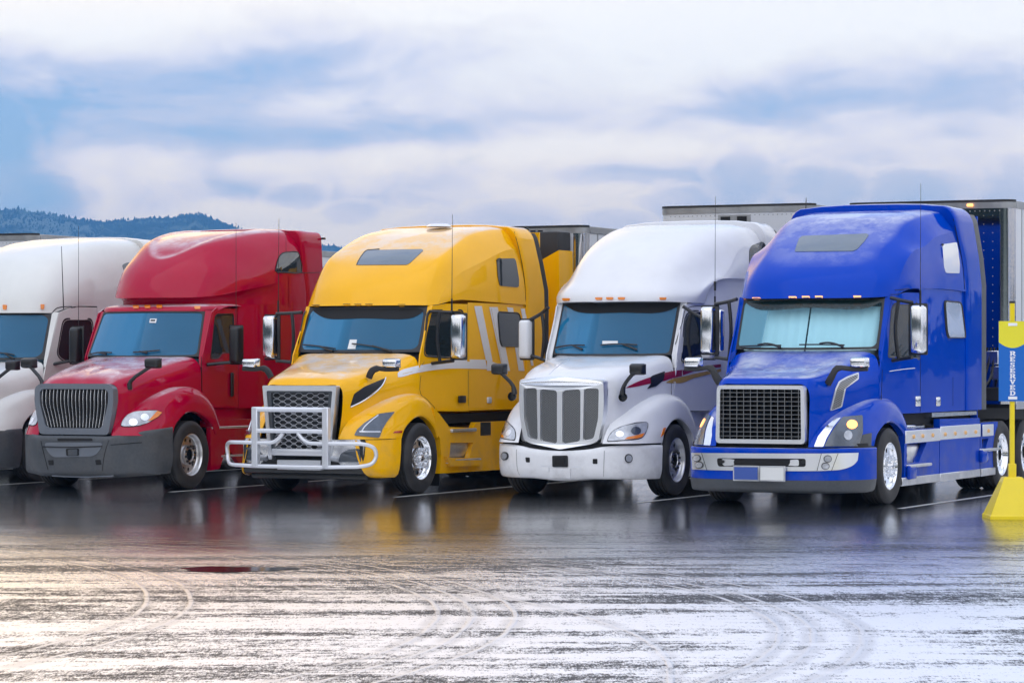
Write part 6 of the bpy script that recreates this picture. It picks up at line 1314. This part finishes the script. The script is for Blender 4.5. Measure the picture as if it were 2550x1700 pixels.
# ================================================================== reserved sign on its stand
def sign():
    X0, Y0 = 6.07, 36.07
    r_ = bpy.data.objects.new('reserved_sign', None); COL.objects.link(r_); r_.location = (X0, Y0, 0)
    tag(r_, 'yellow sign post with blue and yellow RESERVED board on a tapered base', 'sign')
    b = MB()
    def ring(h, z, d=None): d = d or h; return [(-h, -d, z), (h, -d, z), (h, d, z), (-h, d, z), (-h, -d, z)]
    b.grid([ring(.315, 0.0), ring(.315, .035), ring(.30, .05), ring(.115, .49), ring(.10, .50), ring(.04, .50)]); b.obj('stand_base', M['signy'], r_, ang=20)
    MB().box(-.045, .045, -.045, .045, .49, .66, .006).obj('post_socket', M['signy'], r_)
    MB().box(-.028, .028, -.028, .028, .6, 2.61, .004).obj('post', M['signy'], r_); MB().box(-.032, .032, -.032, .032, 2.60, 2.63, .006).obj('post_cap', M['steel'], r_)
    n = 20; top = [(-.168, 2.385), (-.168, 2.13)] + [(-.168 + .336 * k / n, 2.13 - .07 * (1 - (2 * k / n - 1)**2)) for k in range(1, n)] + [(.168, 2.13), (.168, 2.385)]
    bd = MB().box(-.168, .168, -.042, -.03, 1.415, 2.385).obj('sign_board', M['signb'], r_, smooth=False)
    MB().prism(top[::-1], -.0445, -.0425, 'y').obj('sign_top_field', M['signpy'], bd, smooth=False)
    for z in (2.345, 1.455): MB().box(-.055, .055, -.05, -.043, z - .018, z + .018, .003).obj('sign_clip', M['signw'], bd)
    # slab letters, one under the other
    B_ = {'R': [[(0, 0), (3.2, 0), (3.2, 1.3), (2.6, 1.3), (2.6, 3), (3.4, 3), (5, 1.3), (5, 0), (8, 0), (8, 1.3), (7.2, 1.3), (5.6, 3.3), (7, 4.2), (7.2, 5.6), (6.6, 7), (5.2, 7.6), (0, 7.6), (0, 6.3), (.7, 6.3), (.7, 1.3), (0, 1.3)], [(2.6, 4.3), (2.6, 6.3), (4.4, 6.3), (5, 5.3), (4.4, 4.3)]],
          'E': [[(0, 0), (7, 0), (7, 2.6), (5.7, 2.6), (5.7, 1.4), (2.6, 1.4), (2.6, 3.2), (4, 3.2), (4, 2.5), (5, 2.5), (5, 5.2), (4, 5.2), (4, 4.5), (2.6, 4.5), (2.6, 6.2), (5.7, 6.2), (5.7, 5.1), (7, 5.1), (7, 7.6), (0, 7.6), (0, 6.3), (.7, 6.3), (.7, 1.3), (0, 1.3)]],
          'S': [[(.4, 0), (1.6, 0), (2, .6), (3.4, -.1), (5.4, .1), (6.6, 1.3), (6.6, 3), (5.4, 4.1), (2.8, 5), (2.6, 5.8), (3.4, 6.4), (4.6, 6.1), (5.2, 5.2), (6.4, 5.2), (6.4, 7.6), (5.4, 7.6), (5, 7.1), (3.4, 7.7), (1.4, 7.3), (.5, 6), (.7, 4.6), (1.8, 3.8), (4.4, 2.9), (4.6, 1.9), (3.8, 1.2), (2.4, 1.5), (1.7, 2.6), (.4, 2.6)]],
          'V': [[(2.8, 0), (4.6, 0), (7, 6.3), (7.6, 6.3), (7.6, 7.6), (4.8, 7.6), (4.8, 6.3), (5.3, 6.3), (4, 2.6), (2.8, 6.3), (3.3, 6.3), (3.3, 7.6), (-.2, 7.6), (-.2, 6.3), (.5, 6.3)]],
          'D': [[(0, 0), (4.4, 0), (6.4, .9), (7.4, 2.6), (7.4, 5), (6.4, 6.7), (4.4, 7.6), (0, 7.6), (0, 6.3), (.7, 6.3), (.7, 1.3), (0, 1.3)], [(2.6, 1.4), (2.6, 6.2), (4, 6.2), (5.3, 5), (5.3, 2.6), (4, 1.4)]]}
    for k, ch in enumerate('RESERVED'):
        s_ = .0089; z0 = 1.965 - k * .0685; lp = B_[ch]
        pl = [[(p[0] * s_ * 1.0 - .034, z0 + p[1] * s_ * .84) for p in l] for l in lp]
        MB().prism(pl[0], -.0455, -.042, 'y', holes=pl[1:]).obj('letter', M['signw'], bd, smooth=False)
sign()

# ================================================================== hills
def hill_mat(name, lo, hi, sc=.02):
    m = bpy.data.materials.new(name); m.use_nodes = True; N = NT(m.node_tree); b = N.n['Principled BSDF']; tc = N.new('ShaderNodeTexCoord')
    n = N.noise(tc.outputs['Object'], sc, 8, .65); n2 = N.noise(tc.outputs['Object'], sc * .25, 4, .6)
    c = N.mixc(N.smooth(n, .38, .66), lo + (1,), hi + (1,)); c = N.mixc(N.math('MULTIPLY', N.smooth(n2, .52, .62), .8), c, tuple(min(1, v * 3.0 + .06) for v in hi) + (1,))
    N.l.new(c, b.inputs['Base Color']); b.inputs['Roughness'].default_value = 1; b.inputs['Specular IOR Level'].default_value = 0; return m
def fbm(x, seed=0):
    v = 0
    for k in range(5): v += math.sin(x * 2.1**k * 1.7 + seed * 13.7 + k * 5.1) / 1.7**k
    return v / 2.2
def ridge(name, az0, az1, dist, hfun, label, mat, trees=0, th=9, depth=.35, kind='structure', n=220, treemat=None):
    rows = []; A = np.linspace(az0, az1, n)
    for j, f in enumerate((0.0, .15, .35, .6, .85, 1.0, 1.12, 1.3)):
        row = []
        for a in A:
            h = hfun(a); d = dist * (1 - depth * (1 - f)); k = max(0, (1 - abs(1 - f) * 1.0)) ** .8 if f <= 1 else max(0, 1 - (f - 1) * 2.5)
            z = h * k + h * .05 * fbm(a * 9 + f * 20, 3) * (k > .05) * (f < 1)
            row.append((d * math.sin(R(a)), d * math.cos(R(a)), z if j else -.5))
        rows.append(row)
    o = MB().grid(rows).obj(name, mat); tag(o, label, kind=kind)
    if trees:
        b = MB(); rnd = random.Random(5)
        for k in range(trees):
            a = rnd.uniform(az0, az1); f = 1 - rnd.random()**1.7 * .45; h = hfun(a); d = dist * (1 - depth * (1 - f)); kk = (1 - abs(1 - f)) ** .8
            z = h * kk - 1; s_ = th * rnd.uniform(.5, 1.25) * (1.0 if rnd.random() < .93 else 1.5); w = s_ * rnd.uniform(.28, .5); x, y = d * math.sin(R(a)), d * math.cos(R(a))
            q = [(x + w * math.cos(i * 1.257 + k), y + w * math.sin(i * 1.257 + k), z + s_ * .08) for i in range(5)]; q2 = [(x + w * .55 * math.cos(i * 1.257 + k + .5), y + w * .55 * math.sin(i * 1.257 + k + .5), z + s_ * .55) for i in range(5)]
            b.add(q + q2 + [(x, y, z + s_)], [(i, (i + 1) % 5, 5 + (i + 1) % 5, 5 + i) for i in range(5)] + [(5 + i, 5 + (i + 1) % 5, 10) for i in range(5)])
        o = b.obj('hillside_wood', treemat or mat, smooth=False); tag(o, 'distant wood of small conifers on the hill', kind='stuff')
HM = hill_mat('wooded_hill_ground', (.014, .022, .016), (.045, .055, .045), .012); TM = hill_mat('conifer_mass', (.010, .020, .014), (.03, .045, .03), .03)
DH = 5200.0
def hA(a):   # crest of the hill in view, by compass bearing
    px = 1275 + math.tan(R(a)) * FPX
    pts = [(-4900, 885), (-3600, 780), (-2300, 690), (-1500, 640), (-900, 600), (-500, 560), (-150, 540), (0, 527), (38, 525), (64, 531), (102, 533), (158, 541), (199, 548), (268, 552), (319, 548), (370, 542), (434, 539), (472, 533), (495, 529), (523, 538), (556, 552), (600, 567), (680, 590), (760, 603), (803, 606), (831, 607), (850, 612), (866, 615), (920, 640), (1000, 690), (1200, 780), (1500, 860)]
    P = np.array(pts, float); y = np.interp(px, P[:, 0], P[:, 1]); return CAMH + (YH - y) / FPX * DH / math.cos(R(a)) * 1.0 - 5 + 2 * fbm(a * 30)
ridge('hill', -40, 1.5, DH, hA, 'wooded ridge fading to blue behind the trucks', HM, trees=14000, th=5.5, treemat=TM)
ridge('hill', 14, 120, 900, lambda a: 11 + 5 * fbm(a * .09, 2) + 1.5 * fbm(a * 2.3, 1), 'wooded hillside to the right of the lot', HM, trees=2500, th=9, treemat=TM)
ridge('hill', 135, 320, 260, lambda a: (34 + 9 * fbm(a * .07, 5) + 3 * fbm(a * 2.1, 4)) * ss((a - 135) / 25) * ss((320 - a) / 25) + 1, 'unseen wooded bank added behind the camera to darken reflections', HM, trees=3500, th=13, treemat=TM)  # unseen bank, raised to keep reflections in the truck fronts dark
def haze():
    x = 6200
    b = MB().box(-x, x, -x, x, -1, 285); m = bpy.data.materials.new('haze'); m.use_nodes = True; n = m.node_tree.nodes; n.clear()
    o = n.new('ShaderNodeOutputMaterial'); v = n.new('ShaderNodeVolumePrincipled'); v.inputs['Color'].default_value = (.16, .48, 1, 1); v.inputs['Density'].default_value = .0002; v.inputs['Anisotropy'].default_value = .1
    m.node_tree.links.new(v.outputs[0], o.inputs['Volume']); h = b.obj('haze', m, smooth=False); tag(h, 'blue distance haze', kind='stuff')
haze()
T_LEFT = left_white(); T_RED = red(); T_YEL = yellow(); T_WHITE = white(); T_BLUE = blue()
c = copy_tree(T_LEFT.root); ox, oy = -31.66, 39.75; c.location = (ox * CY + oy * SY, -ox * SY + oy * CY, 0)
c['label'] = 'white truck roof barely showing at the far left edge in front of the grey trailer'
trailers()
